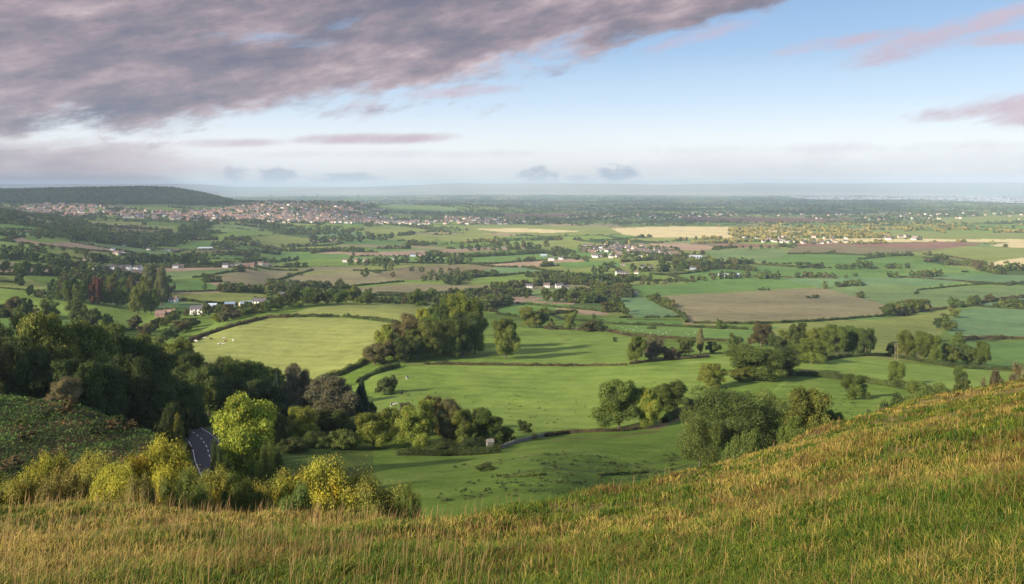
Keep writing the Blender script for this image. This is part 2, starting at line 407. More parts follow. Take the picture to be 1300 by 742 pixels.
G1 = (0.118, 0.190, 0.030); G2 = (0.172, 0.255, 0.048); G3 = (0.120, 0.218, 0.050)
YG = (0.205, 0.240, 0.060); YY = (0.250, 0.282, 0.078); TG = (0.132, 0.228, 0.092)
ST = (0.250, 0.220, 0.115); PK = (0.360, 0.255, 0.170); PL = (0.245, 0.130, 0.095)
CR = (0.60, 0.50, 0.26); DG = (0.050, 0.090, 0.022); BR = (0.19, 0.16, 0.085); PG = (0.165, 0.240, 0.080)  # CR: cream with the sunlit strip's extra brightness painted in
FIELDS = [
 (YY, 0, [(203,452),(228,437),(262,424),(300,412),(335,405),(370,403),(430,404),(470,408),(502,411),(490,422),(480,432),(466,447),(452,462),(440,474),(400,484),(350,486),(300,484),(240,478)]),
 (YY, 0.2, [(362,401),(390,392),(430,386.5),(480,385),(520,387),(550,390),(538,398),(512,408),(480,406),(430,402)]),
 (G2, 0, [(445,497),(470,472),(500,466),(560,464),(650,465),(800,466),(850,463),(900,457),(935,452),(935,480),(890,500),(870,515),(830,530),(800,540),(740,550),(700,554),(650,562),(600,562),(560,552),(500,535),(455,520)]),
 (G1, 0, [(480,584),(640,574),(700,558),(760,553),(830,545),(870,522),(900,510),(970,560),(900,610),(850,625),(700,650),(600,660),(480,660)]),
 (G2, 0, [(540,462),(560,430),(600,420),(640,415),(700,418),(760,424),(800,428),(830,440),(800,463),(650,463)]),
 (G1, 0, [(930,510),(1010,479),(1060,481),(1110,489),(1165,497),(1160,540),(1100,560),(1000,580),(940,560)]),
 (G2, 0, [(980,500),(1010,462),(1060,454),(1120,455),(1180,465),(1240,470),(1330,475),(1330,502),(1200,500),(1160,495),(1110,488),(1060,479),(1010,478)]),
 (YG, 0, [(960,413),(1020,410),(1110,406),(1180,397),(1215,393),(1200,415),(1190,435),(1185,462),(1100,455),(1060,450),(1000,440)]),
 (TG, 0, [(1215,393),(1240,391),(1310,393),(1310,429),(1215,430),(1200,420)]),
 (G3, 0, [(1215,435),(1310,433),(1310,470),(1240,468)]),
 (ST, 1, [(830,377),(880,374),(960,370),(1025,366),(1045,366),(1090,378),(1130,388),(1145,394),(1118,402),(1040,406),(960,410),(900,413),(880,408),(868,400),(845,388)]),
 (G3, 0, [(800,372),(790,362),(840,362),(900,357),(960,354),(1010,352),(1080,357),(1025,365),(960,369),(880,373),(830,376)]),
 (PG, 0.3, [(1046,366),(1120,362),(1180,366),(1310,362),(1310,376),(1240,386),(1200,392),(1140,392),(1090,377)]),
 (TG, 0, [(1240,386),(1310,377),(1310,391),(1240,390)]),
 (TG, 0, [(990,354),(1080,352),(1160,352),(1230,358),(1180,364),(1120,362),(1040,365)]),
 (TG, 0, [(1160,352),(1200,348),(1310,350),(1310,361),(1240,360)]),
 (G3, 0, [(960,335),(1080,340),(1180,345),(1260,347),(1200,350),(1100,352),(980,353),(960,345)]),
 (G3, 0, [(980,324),(1120,322),(1100,327),(1150,328),(1180,334),(1260,347),(1150,342),(1050,338),(970,334)]),
 (PG, 0, [(900,318),(990,316),(1000,322),(975,333),(930,333),(890,326)]),
 (YG, 0, [(1080,323),(1150,318),(1230,312),(1310,316),(1310,325),(1260,335),(1240,334),(1180,325)]),
 (CR, 0.3, [(1240,340),(1270,331),(1310,326),(1310,337),(1280,342)]),
 (BR, 1, [(1000,320),(1010,313),(1060,312),(1150,313),(1200,317),(1150,321),(1080,322)]),
 (CR, 1, [(1255,312),(1285,308),(1310,306),(1310,316),(1275,314)]),
 (PL, 1, [(905,309),(1000,311),(1015,308),(1100,310),(1200,307),(1250,310),(1200,316),(1060,312),(930,315)]),
 (CR, 1, [(770,291),(830,288),(910,288),(990,292),(1050,296),(1000,303),(915,303),(830,302),(790,298)]),
 (YG, 0, [(1050,298),(1100,292),(1200,296),(1310,296),(1310,304),(1200,304),(1100,303)]),
 (CR, 0.5, [(1000,303),(1100,303),(1200,304),(1310,304),(1310,308),(1200,307),(1100,308),(1010,307)]),
 (YG, 0, [(560,287),(640,285),(770,288),(790,297),(700,300),(600,294)]),
 (CR, 0.5, [(600,291),(660,290),(740,294),(700,296),(640,295)]),
 (PK, 1, [(822,310),(860,308),(900,312),(915,316),(880,319),(840,315)]),
 (ST, 1, [(260,351),(310,345),(372,344),(350,358),(330,368),(290,363)]),
 (ST, 1, [(352,360),(376,350),(430,346),(470,345),(500,355),(510,358),(440,364),(400,367),(365,366)]),
 (ST, 1, [(440,367),(520,360),(600,363),(645,362),(600,374),(560,378),(500,374),(460,371)]),
 (BR, 1, [(478,348),(520,338),(600,336),(630,340),(600,347),(560,354),(520,356),(490,354)]),
 (ST, 1, [(374,343),(400,339),(460,339),(462,344),(380,345)]),
 (ST, 1, [(430,311),(500,311),(570,314),(565,317),(480,315),(430,313)]),
 (PK, 1, [(480,320),(540,318),(640,314),(700,311),(690,315),(600,320),(520,324),(480,323)]),
 (YG, 0, [(205,374),(280,372),(340,373),(335,379),(300,387),(240,385),(208,381)]),
 (G3, 0, [(205,360),(250,355),(282,366),(270,371),(205,372)]),
 (PG, 0, [(205,346),(300,341),(310,344),(260,350),(240,354),(205,356)]),
 (G3, 0, [(215,388),(270,390),(262,396),(220,395)]),
 (G2, 0, [(252,416),(286,404),(288,411),(262,422)]),
 (G2, 0, [(195,440),(215,432),(228,433),(212,444)]),
 (G2, 0, [(-30,362),(30,368),(100,383),(160,388),(197,394),(200,405),(180,416),(100,406),(60,399),(40,396),(-30,385)]),
 (G3, 0, [(-30,407),(60,402),(130,414),(135,428),(60,432),(-30,420)]),
 (YG, 0, [(-30,348),(30,352),(52,360),(78,366),(30,368),(-30,361)]),
 (ST, 1, [(-30,330),(20,333),(38,337),(-30,344)]),
 (G2, 0, [(-30,303),(60,313),(112,329),(112,334),(60,331),(-30,320)]),
 (YG, 0, [(66,317),(140,321),(138,327),(100,331),(66,321)]),
 (G2, 0, [(30,299),(70,296),(104,307),(60,309),(30,304)]),
 (G2, 0, [(105,290),(140,294),(148,302),(120,298)]),
 (YG, 0, [(95,280),(180,282),(182,286),(130,284),(95,282)]),
 (YG, 0, [(185,286),(222,287),(240,295),(220,295),(190,290)]),
 (G3, 0, [(210,313),(250,307),(270,307),(268,314),(230,318)]),
 (G1, 0, [(176,325),(240,320),(275,322),(272,329),(180,331)]),
 (G2, 0, [(265,302),(300,293),(350,292),(345,298),(300,301),(282,306)]),
 (YG, 0.2, [(318,302),(350,298),(393,303),(392,313),(345,315),(320,312)]),
 (TG, 0, [(388,297),(430,291),(470,299),(440,303),(400,303)]),
 (G3, 0, [(430,305),(480,303),(525,309),(500,312),(440,311)]),
 (YG, 0.2, [(448,291),(490,286),(545,292),(505,299),(475,298)]),
 (YG, 0, [(500,301),(540,297),(565,305),(520,308)]),
 (G3, 0, [(325,326),(380,322),(440,323),(452,328),(380,331),(325,333)]),
 (G2, 0, [(335,335),(400,329),(462,331),(455,338),(370,340)]),
 (YG, 0, [(535,301),(600,296),(650,300),(620,306),(565,307)]),
 (YG, 0, [(640,312),(720,304),(765,310),(700,318)]),
 (G3, 0, [(725,318),(790,316),(800,323),(740,326)]),
 (G3, 0, [(700,334),(780,331),(805,338),(720,341)]),
 (G2, 0, [(690,347),(760,344),(830,347),(800,354),(710,353)]),
 (G2, 0, [(600,354),(660,350),(690,356),(640,362),(600,360)]),
 (PG, 0, [(650,371),(720,364),(765,372),(690,379)]),
 (G3, 0, [(628,397),(648,386),(690,380),(722,382),(722,393),(670,402)]),
 (PK, 1, [(705,392),(740,393),(774,398),(768,401),(715,397)]),
 (PK, 1, [(672,382),(730,385),(728,387),(680,385)]),
 (TG, 0, [(782,378),(818,378),(866,398),(868,402),(800,403),(788,392)]),
 (G3, 0, [(765,405),(870,408),(900,416),(990,414),(960,432),(860,430),(790,419)]),
 (PL, 1, [(445,262),(466,258),(462,264),(430,266)]),
 (PL, 1, [(640,272),(740,271),(720,276),(640,276)]),
 (PL, 1, [(850,275),(960,276),(1100,279),(1010,283),(880,281)]),
 (PG, 0, [(466,266),(500,259),(560,262),(590,268),(520,270)]),
 (YG, 0, [(1180,278),(1310,272),(1310,282),(1200,284)]),
 (G2, 0, [(150,262),(210,258),(235,262),(180,266)]),
]
PALETTE = np.array([G1, G2, G3, YG, TG, PG, G2, ST, G3, YG, BR, G1, PK, G2, YG, DG])
def densify(poly, step=3.0, closed=True):
    out = []
    n = len(poly)
    for i in range(n if closed else n-1):
        a = np.array(poly[i], float); b = np.array(poly[(i+1) % n], float)
        k = max(1, int(np.hypot(*(b-a))/step))
        for q in range(k):
            out.append(a+(b-a)*q/k)
    if not closed: out.append(np.array(poly[-1], float))
    return out
def world_poly(poly, dmin=70.0, step=4.0):
    return np.array([at(p[0], p[1], dmin)[:2] for p in densify(poly, step)])
def inside(x, y, P):
    m = np.zeros(x.shape, bool)
    bb = (x >= P[:, 0].min()) & (x <= P[:, 0].max()) & (y >= P[:, 1].min()) & (y <= P[:, 1].max())
    idx = np.nonzero(bb)[0]
    if not len(idx): return m
    xs = x[idx]; ys = y[idx]; c = np.zeros(xs.shape, bool)
    n = len(P)
    for i in range(n):
        x1, y1 = P[i]; x2, y2 = P[(i+1) % n]
        if y1 == y2: continue
        k = ((y1 > ys) != (y2 > ys)) & (xs < (x2-x1)*(ys-y1)/(y2-y1)+x1)
        c ^= k
    m[idx] = c
    return m
WPOLY = [(c, ar, world_poly(p)) for c, ar, p in FIELDS]
BRACKEN = world_poly([(-120,480),(0,498),(60,504),(110,514),(160,528),(205,545),(235,566),(245,585),(225,605),(180,612),(90,612),(0,610),(-120,610)], 88)
WATER_PX = [(1000,249.5),(1100,247.5),(1200,248.5),(1340,249),(1500,249),(1500,260),(1310,259.5),(1240,257),(1160,254),(1080,254.5),(1030,254)]

# ------------------------------------------------------------------ materials
def mat(name):
    m = bpy.data.materials.new(name); m.use_nodes = True
    return m, NT(m.node_tree)
def finish(N, col, rough=0.9, bump=None, bstr=0.3, bdist=0.05, spec=0.2, transl=0.0):
    p = N.n('ShaderNodeBsdfPrincipled')
    N.inp(p.inputs['Base Color'], col if isinstance(col, bpy.types.NodeSocket) else (*col, 1))
    N.inp(p.inputs['Roughness'], rough)
    p.inputs['Specular IOR Level'].default_value = spec
    if bump is not None:
        b = N.n('ShaderNodeBump'); b.inputs['Strength'].default_value = bstr; b.inputs['Distance'].default_value = bdist
        N.l(bump, b.inputs['Height']); N.l(b.outputs[0], p.inputs['Normal'])
    sh = p.outputs[0]
    if transl:
        tr = N.n('ShaderNodeBsdfTranslucent'); N.l(col, tr.inputs[0])
        mx = N.n('ShaderNodeMixShader'); mx.inputs[0].default_value = transl
        N.l(sh, mx.inputs[1]); N.l(tr.outputs[0], mx.inputs[2]); sh = mx.outputs[0]
    o = N.n('ShaderNodeOutputMaterial'); N.l(sh, o.inputs[0])
def simple(name, c, rough=0.85, var=0.15, scale=3.0, spec=0.2):
    m, N = mat(name)
    tc = N.n('ShaderNodeTexCoord')
    n = N.noise(tc.outputs['Object'], scale, 4)
    d = tuple(k*(1-var) for k in c); e = tuple(min(1, k*(1+var)) for k in c)
    finish(N, N.mix(n, d, e), rough, spec=spec)
    return m

def ground_mat():
    m, N = mat("land_cover")
    geo = N.n('ShaderNodeNewGeometry'); pos = geo.outputs['Position']
    at_ = N.n('ShaderNodeAttribute', attribute_name='col')
    ar = N.n('ShaderNodeAttribute', attribute_name='tint')      # 1 = tilled or stubble, 0 = pasture
    c = at_.outputs['Color']
    # pasture mottling at several scales
    n1 = N.noise(pos, 0.012, 5, 0.6); n2 = N.noise(pos, 0.10, 5, 0.65); n3 = N.noise(pos, 0.9, 3, 0.7)
    v = N.m('ADD', N.m('ADD', N.m('MULTIPLY', n1, 1.0), N.m('MULTIPLY', n2, 1.1)), N.m('MULTIPLY', n3, 0.8))
    k = N.m('SUBTRACT', N.m('MULTIPLY', v, 1.05), 0.52)
    s = N.n('ShaderNodeVectorMath', operation='SCALE'); N.l(c, s.inputs[0]); N.l(k, s.inputs['Scale'])
    c1 = s.outputs[0]
    # drier, yellower patches in the grass
    dry = N.m('MULTIPLY', N.smooth(N.m('ADD', N.m('MULTIPLY', n2, 0.6), N.m('MULTIPLY', n1, 0.4)), 0.47, 0.66), 0.28)
    c1 = N.mix(dry, c1, (0.22, 0.20, 0.075))
    # drill lines in the tilled fields and faint mowing lines in the pasture
    mp = N.n('ShaderNodeMapping'); mp.inputs['Rotation'].default_value = (0, 0, 0.25); N.l(pos, mp.inputs[0])
    wv = N.n('ShaderNodeTexWave', wave_type='BANDS', bands_direction='Y'); wv.inputs['Scale'].default_value = 0.022
    wv.inputs['Distortion'].default_value = 1.2; wv.inputs['Detail'].default_value = 3; N.l(mp.outputs[0], wv.inputs[0])
    st = N.m('MULTIPLY', N.m('SUBTRACT', wv.outputs[0], 0.5), N.m('ADD', 0.09, N.m('MULTIPLY', ar.outputs['Fac'], 0.30)))
    s2 = N.n('ShaderNodeVectorMath', operation='SCALE'); 
    # wheel tracks every couple of dozen metres in the tilled ground
    w2 = N.n('ShaderNodeTexWave', wave_type='BANDS', bands_direction='Y'); w2.inputs['Scale'].default_value = 0.0125
    w2.inputs['Distortion'].default_value = 0.6; w2.inputs['Detail'].default_value = 1; N.l(mp.outputs[0], w2.inputs[0])
    tr = N.m('MULTIPLY', N.smooth(w2.outputs[0], 0.93, 1.0), N.m('ADD', 0.05, N.m('MULTIPLY', ar.outputs['Fac'], 0.22)))
    st = N.m('SUBTRACT', st, tr)
    worn = N.m('MULTIPLY', N.smooth(N.noise(pos, 0.022, 5, 0.7), 0.60, 0.72), 0.35)
    c1 = N.mix(worn, c1, (0.17, 0.145, 0.075))
    N.l(c1, s2.inputs[0]); N.l(N.m('ADD', 1.0, st), s2.inputs['Scale'])
    h = N.m('ADD', N.m('MULTIPLY', n3, 0.6), N.m('MULTIPLY', n2, 1.6))
    finish(N, s2.outputs[0], 0.95, h, 0.6, 0.5, 0.08)
    return m

def foliage_mat(name, per_object=True):
    m, N = mat(name)
    if per_object:
        oi = N.n('ShaderNodeObjectInfo'); base = oi.outputs['Color']
    else:
        base = N.n('ShaderNodeAttribute', attribute_name='col').outputs['Color']
    ti = N.n('ShaderNodeAttribute', attribute_name='tint').outputs['Fac']
    geo = N.n('ShaderNodeNewGeometry')
    n = N.noise(geo.outputs['Position'], 0.35, 3, 0.6)
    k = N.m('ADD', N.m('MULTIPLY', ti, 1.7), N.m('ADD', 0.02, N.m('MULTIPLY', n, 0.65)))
    s = N.n('ShaderNodeVectorMath', operation='SCALE'); N.l(base, s.inputs[0]); N.l(k, s.inputs['Scale'])
    warm = N.n('ShaderNodeVectorMath', operation='MULTIPLY'); N.l(s.outputs[0], warm.inputs[0]); warm.inputs[1].default_value = (1.45, 1.12, 0.75)
    c = N.mix(N.smooth(N.noise(geo.outputs['Position'], 0.8, 2, 0.5), 0.5, 0.75), s.outputs[0], warm.outputs[0])
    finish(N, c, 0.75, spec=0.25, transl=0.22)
    return m

M = {}
M['ground'] = ground_mat()
M['leaf'] = foliage_mat("foliage")
M['leafv'] = foliage_mat("foliage_far", False)
M['bark'] = simple("bark", (0.13, 0.105, 0.08), 0.95, 0.4, 6)
M['palebark'] = simple("pale_bark", (0.42, 0.35, 0.27), 0.9, 0.3, 6)
def grass_mat():
    m, N = mat("grass_blades")
    c = N.n('ShaderNodeAttribute', attribute_name='col').outputs['Color']
    finish(N, c, 0.6, spec=0.25, transl=0.30)
    return m
M['grass'] = grass_mat()
M['render'] = simple("white_render", (0.74, 0.70, 0.62), 0.8, 0.06, 0.5)
M['stone'] = simple("pale_stone", (0.46, 0.39, 0.30), 0.9, 0.2, 2)
M['darkstone'] = simple('weathered_stone', (0.22, 0.20, 0.17), 0.95, 0.35, 2)
M['brick'] = simple("red_brick", (0.29, 0.18, 0.14), 0.9, 0.2, 2)
M['slate'] = simple("slate_roof", (0.11, 0.10, 0.105), 0.7, 0.25, 1.5)
M['tile'] = simple("clay_tile_roof", (0.20, 0.13, 0.105), 0.85, 0.25, 1.5)
M['glass'] = simple("window_glass", (0.03, 0.035, 0.045), 0.15, 0.2, 1, 0.5)
M['wood'] = simple("weathered_wood", (0.20, 0.16, 0.12), 0.9, 0.3, 4)
M['metal'] = simple("pale_sheet_metal", (0.50, 0.56, 0.62), 0.5, 0.1, 0.5, 0.4)
M['bluemetal'] = simple("blue_sheet_metal", (0.26, 0.34, 0.42), 0.5, 0.1, 0.5, 0.4)
M['greymetal'] = simple("grey_steel", (0.30, 0.31, 0.32), 0.5, 0.1, 1, 0.4)

# ------------------------------------------------------------------ ground sheet
def build_ground():
    f = np.arctan((np.arange(-60, 1361, 1.3)-650.)/F)
    lo, hi = f[0], f[-1]
    a = np.concatenate([np.linspace(-math.pi, lo-0.6, 60), np.linspace(lo-0.6, lo, 90)[1:-1], f, np.linspace(hi, hi+0.6, 90)[1:-1], np.linspace(hi+0.6, math.pi, 60)])
    r = [0.6]
    while r[-1] < 42000:
        d = r[-1]
        if d < 22: st = max(0.12, d*0.035)
        elif d < 1100: st = d*0.0078
        else: st = d*d/189000*0.72
        if 18500 < d < 26000: st = 220
        elif d >= 26000: st = 1200
        r.append(d+st)
    r = np.array(r)
    A, RR = np.meshgrid(a, r)
    X = (RR*np.sin(A)).ravel(); Y = (RR*np.cos(A)).ravel()
    Z = H(X, Y)
    # river bed sinks a little below the water
    na = len(a); nr = len(r)
    print("ground verts", na*nr)
    D = np.hypot(X, Y)
    idd, ed = voro(X, Y)
    col = PALETTE[np.minimum((idd*len(PALETTE)).astype(int), len(PALETTE)-1)].copy()
    tint = np.isin(np.minimum((idd*len(PALETTE)).astype(int), 15), [7, 10, 12]).astype(float)
    hed = np.clip(1-(ed-1.0-D*0.0009)/(3.0), 0, 1)*np.clip((D-500)/300, 0, 1)*np.clip((17000-D)/6000, 0, 1)
    # a closer, finer network of copses and fields at great distance
    far = np.clip((D-4200)/3500, 0, 1)*(D < 20500)
    cop = np.clip((fbm(X, Y, 420, 71, 3)-0.43)/0.08, 0, 1)
    col = col*(1-(far*cop*0.62)[:, None]) + np.array((0.035, 0.060, 0.028))*(far*cop*0.62)[:, None]
    # wooded ridge beyond the town (left) and hills over the estuary
    px = 650+F*X/np.maximum(Y, 1e-3)
    ridge = (Y > 4350) & (Y < 7000) & (px < 300)
    col[ridge] = (0.035, 0.055, 0.022)
    hn = fbm(X/5, Y, 900, 81, 2)
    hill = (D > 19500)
    col[hill] = (np.clip((hn-0.35)/0.3, 0, 1)[:, None]*np.array((0.13, 0.09, 0.05))+np.array((0.27, 0.30, 0.28)))[hill]  # far hills: paleness of haze and sun painted into the colour
    near = D < 900
    col[near] = G1; tint[near] = 0
    col = col*(1-hed[:, None]) + np.array((0.028, 0.042, 0.015))*hed[:, None]
    for c, arv, P in WPOLY:
        m = inside(X, Y, P)
        col[m] = c; tint[m] = arv
    # rough valley floor, bank under the hedges and woods
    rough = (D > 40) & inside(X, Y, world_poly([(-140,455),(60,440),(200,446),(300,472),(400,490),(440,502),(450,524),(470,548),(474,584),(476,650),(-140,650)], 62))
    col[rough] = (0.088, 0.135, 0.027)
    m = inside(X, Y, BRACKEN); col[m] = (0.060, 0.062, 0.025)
    fg = (D < 100) & (np.abs(np.arctan2(X, Y)) < 1.3)
    cr = np.interp(np.arctan2(X, Y), TH, crest_r)
    fg &= D < cr*1.6
    t = fbm(X, Y, 2.2, 31)[:, None]
    col[fg] = (np.array((0.10, 0.10, 0.030))*(1-t)+np.array((0.20, 0.145, 0.06))*t)[fg]
    for (bx, by, wx, wy) in BARE:
        p = at(bx, by, 8)
        q = ((X-p[0])/wx)**2+((Y-p[1])/wy)**2 + (fbm(X, Y, 0.5, 4)-0.5)*1.2
        col[q < 1] = (0.065, 0.048, 0.038)
    for e, (x0, y0, x1, y1, w, cc) in enumerate(TRACKS):
        a0 = at(x0, y0)[:2]; b0 = at(x1, y1)[:2]
        ab = b0-a0; L2 = ab @ ab
        tt_ = np.clip(((X-a0[0])*ab[0]+(Y-a0[1])*ab[1])/L2, 0, 1)
        d = np.hypot(X-a0[0]-tt_*ab[0], Y-a0[1]-tt_*ab[1]) + (fbm(X, Y, 12, 90+e)-0.5)*w*1.5
        k = np.clip(1-(d-w*0.5)/w, 0, 1)[:, None]*0.75
        col[:] = col*(1-k)+np.array(cc)*k
    i = np.arange(nr-1)[:, None]*na+np.arange(na-1)[None, :]
    Q = np.stack([i, i+1, i+na+1, i+na], -1).reshape(-1, 4)
    inw = inside(X, Y, world_poly(WATER_PX, 9000, 12))
    Z[inw] -= 1.0
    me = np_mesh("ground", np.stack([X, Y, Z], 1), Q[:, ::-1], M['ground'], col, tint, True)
    tag(link("ground", me), kind='structure')
BARE = [(1186, 541, 0.45, 0.55), (1022, 636, 0.18, 0.2)]
TRACKS = [(830,545,860,530,2.5,(0.20,0.12,0.085)), (842,536,905,512,2.0,(0.22,0.13,0.09)), (700,560,830,549,1.2,(0.16,0.11,0.07)),
          (640,606,880,590,1.0,(0.075,0.085,0.035)), (560,600,740,575,0.8,(0.080,0.10,0.035)), (700,590,900,575,0.8,(0.085,0.11,0.035)),
          (600,455,770,420,1.0,(0.12,0.12,0.05)), (980,478,1030,470,3.0,(0.17,0.14,0.07)), (868,398,880,412,6,(0.36,0.24,0.13)), (830,378,868,400,6,(0.33,0.27,0.10)),
          (900,413,1050,407,4,(0.38,0.30,0.12)), (520,462,545,463,2.0,(0.2,0.13,0.08))]
build_ground()

# the estuary
def build_river():
    P = [at(a, b, 9000) for a, b in WATER_PX]
    V = [(p[0], p[1], -172.5) for p in P]
    me = bpy.data.meshes.new("estuary_water"); me.from_pydata(V, [], [tuple(range(len(V)))[::-1]]); me.update()
    m, N = mat("estuary_water")
    geo = N.n('ShaderNodeNewGeometry')
    n = N.noise(geo.outputs['Position'], 0.002, 3)
    finish(N, N.mix(n, (0.50, 0.48, 0.50), (0.62, 0.56, 0.50)), 0.3, spec=0.5)  # pale glare painted into the water colour
    me.materials.append(m)
    o = link("river", me); tag(o, kind='structure')
    P = [at(a, b, 9000) for a, b in [(440,249.0),(560,248.2),(700,248.5),(700,250),(560,250.2),(440,250.2)]]
build_river()

# the road in the valley with its centre dashes
ROAD_PX = [(196,528),(214,530),(236,539),(252,552),(262,566),(268,582),(280,604),(292,622)]
def build_road():
    P = np.array([[*((a-650)/F*d, d)] for (a, b), d in zip(ROAD_PX, (262,246,226,208,192,176,158,140))])
    t = np.linspace(0, len(P)-1, 80); i = np.minimum(t.astype(int), len(P)-2); f = (t-i)[:, None]
    i0 = np.maximum(i-1, 0); i3 = np.minimum(i+2, len(P)-1)
    C = 0.5*((2*P[i])+(-P[i0]+P[i+1])*f+(2*P[i0]-5*P[i]+4*P[i+1]-P[i3])*f**2+(-P[i0]+3*P[i]-3*P[i+1]+P[i3])*f**3)
    T = np.gradient(C, axis=0); T /= np.linalg.norm(T, axis=1)[:, None]; Nn = np.stack([-T[:, 1], T[:, 0]], 1)
    zc = np.array([max(float(H(*(C[k]+Nn[k]*w))) for w in (-3.6, -2, 0, 2, 3.6)) for k in range(len(C))])
    zc = np.convolve(np.pad(zc, 3, mode='edge'), np.ones(7)/7, 'valid')+0.25
    def strip(name, w0, w1, dz, m, sel=None):
        V = []; Q = []
        for k in range(len(C)):
            a = C[k]+Nn[k]*w0; b = C[k]+Nn[k]*w1
            V += [(a[0], a[1], zc[k]+dz), (b[0], b[1], zc[k]+dz)]
        for k in range(len(C)-1):
            if sel is None or sel(k): Q.append((2*k, 2*k+1, 2*k+3, 2*k+2))
        me = bpy.data.meshes.new(name); me.from_pydata(V, [], Q); me.update(); me.materials.append(m)
        tag(link(name, me), kind='structure')
    verge = simple("road_verge", (0.07, 0.11, 0.03), 0.95, 0.3, 0.4)
    strip("road_verge", -5.2, 5.2, -0.06, verge)
    strip("road", -3.4, 3.4, 0.0, simple("asphalt", (0.062, 0.064, 0.072), 0.8, 0.15, 0.6))
    white = simple("road_paint", (0.75, 0.75, 0.72), 0.7, 0.1, 1)
    strip("road_marking", -0.09, 0.09, 0.012, white, lambda k: k % 4 < 2)
    strip("road_marking", -3.15, -3.0, 0.012, white)
    strip("road_marking", 3.0, 3.15, 0.012, white)
build_road()

# ------------------------------------------------------------------ foliage meshes
def ico():
    t = (1+5**.5)/2
    v = np.array([(-1,t,0),(1,t,0),(-1,-t,0),(1,-t,0),(0,-1,t),(0,1,t),(0,-1,-t),(0,1,-t),(t,0,-1),(t,0,1),(-t,0,-1),(-t,0,1)], float)
    v /= np.linalg.norm(v[0])
    f = np.array([(0,11,5),(0,5,1),(0,1,7),(0,7,10),(0,10,11),(1,5,9),(5,11,4),(11,10,2),(10,7,6),(7,1,8),(3,9,4),(3,4,2),(3,2,6),(3,6,8),(3,8,9),(4,9,5),(2,4,11),(6,2,10),(8,6,7),(9,8,1)])
    return v, f
IV, IF = ico()
def ico2():
    v = [tuple(x) for x in IV]; f = []; c = {}
    def mid(a, b):
        k = (min(a, b), max(a, b))
        if k not in c:
            m = (np.array(v[a])+np.array(v[b])); m /= np.linalg.norm(m); v.append(tuple(m)); c[k] = len(v)-1
        return c[k]
    for a, b, d in IF:
        x, y, z = mid(a, b), mid(b, d), mid(d, a)
        f += [(a, x, z), (b, y, x), (d, z, y), (x, y, z)]
    return np.array(v), np.array(f)
IV2, IF2 = ico2()

def leaves(P, Nrm, size, g, up=0.0):
    """one small kite-shaped leaf clump (two triangles) per point"""
    n = len(P)
    nr = Nrm + g.normal(0, 0.75, (n, 3)); nr[:, 2] += up; nr /= np.linalg.norm(nr, axis=1)[:, None]+1e-9
    t = g.normal(0, 1, (n, 3)); t -= (t*nr).sum(1)[:, None]*nr; t /= np.linalg.norm(t, axis=1)[:, None]+1e-9
    b = np.cross(nr, t)
    s = (size*g.uniform(0.55, 1.35, n))[:, None]
    V = np.stack([P-t*s, P+b*s*0.55+nr*s*0.15, P+t*s, P-b*s*0.55+nr*s*0.15], 1).reshape(-1, 3)
    i = np.arange(n)[:, None]*4
    T = np.concatenate([i+np.array([0, 1, 2]), i+np.array([0, 2, 3])], 0)
    return V, T

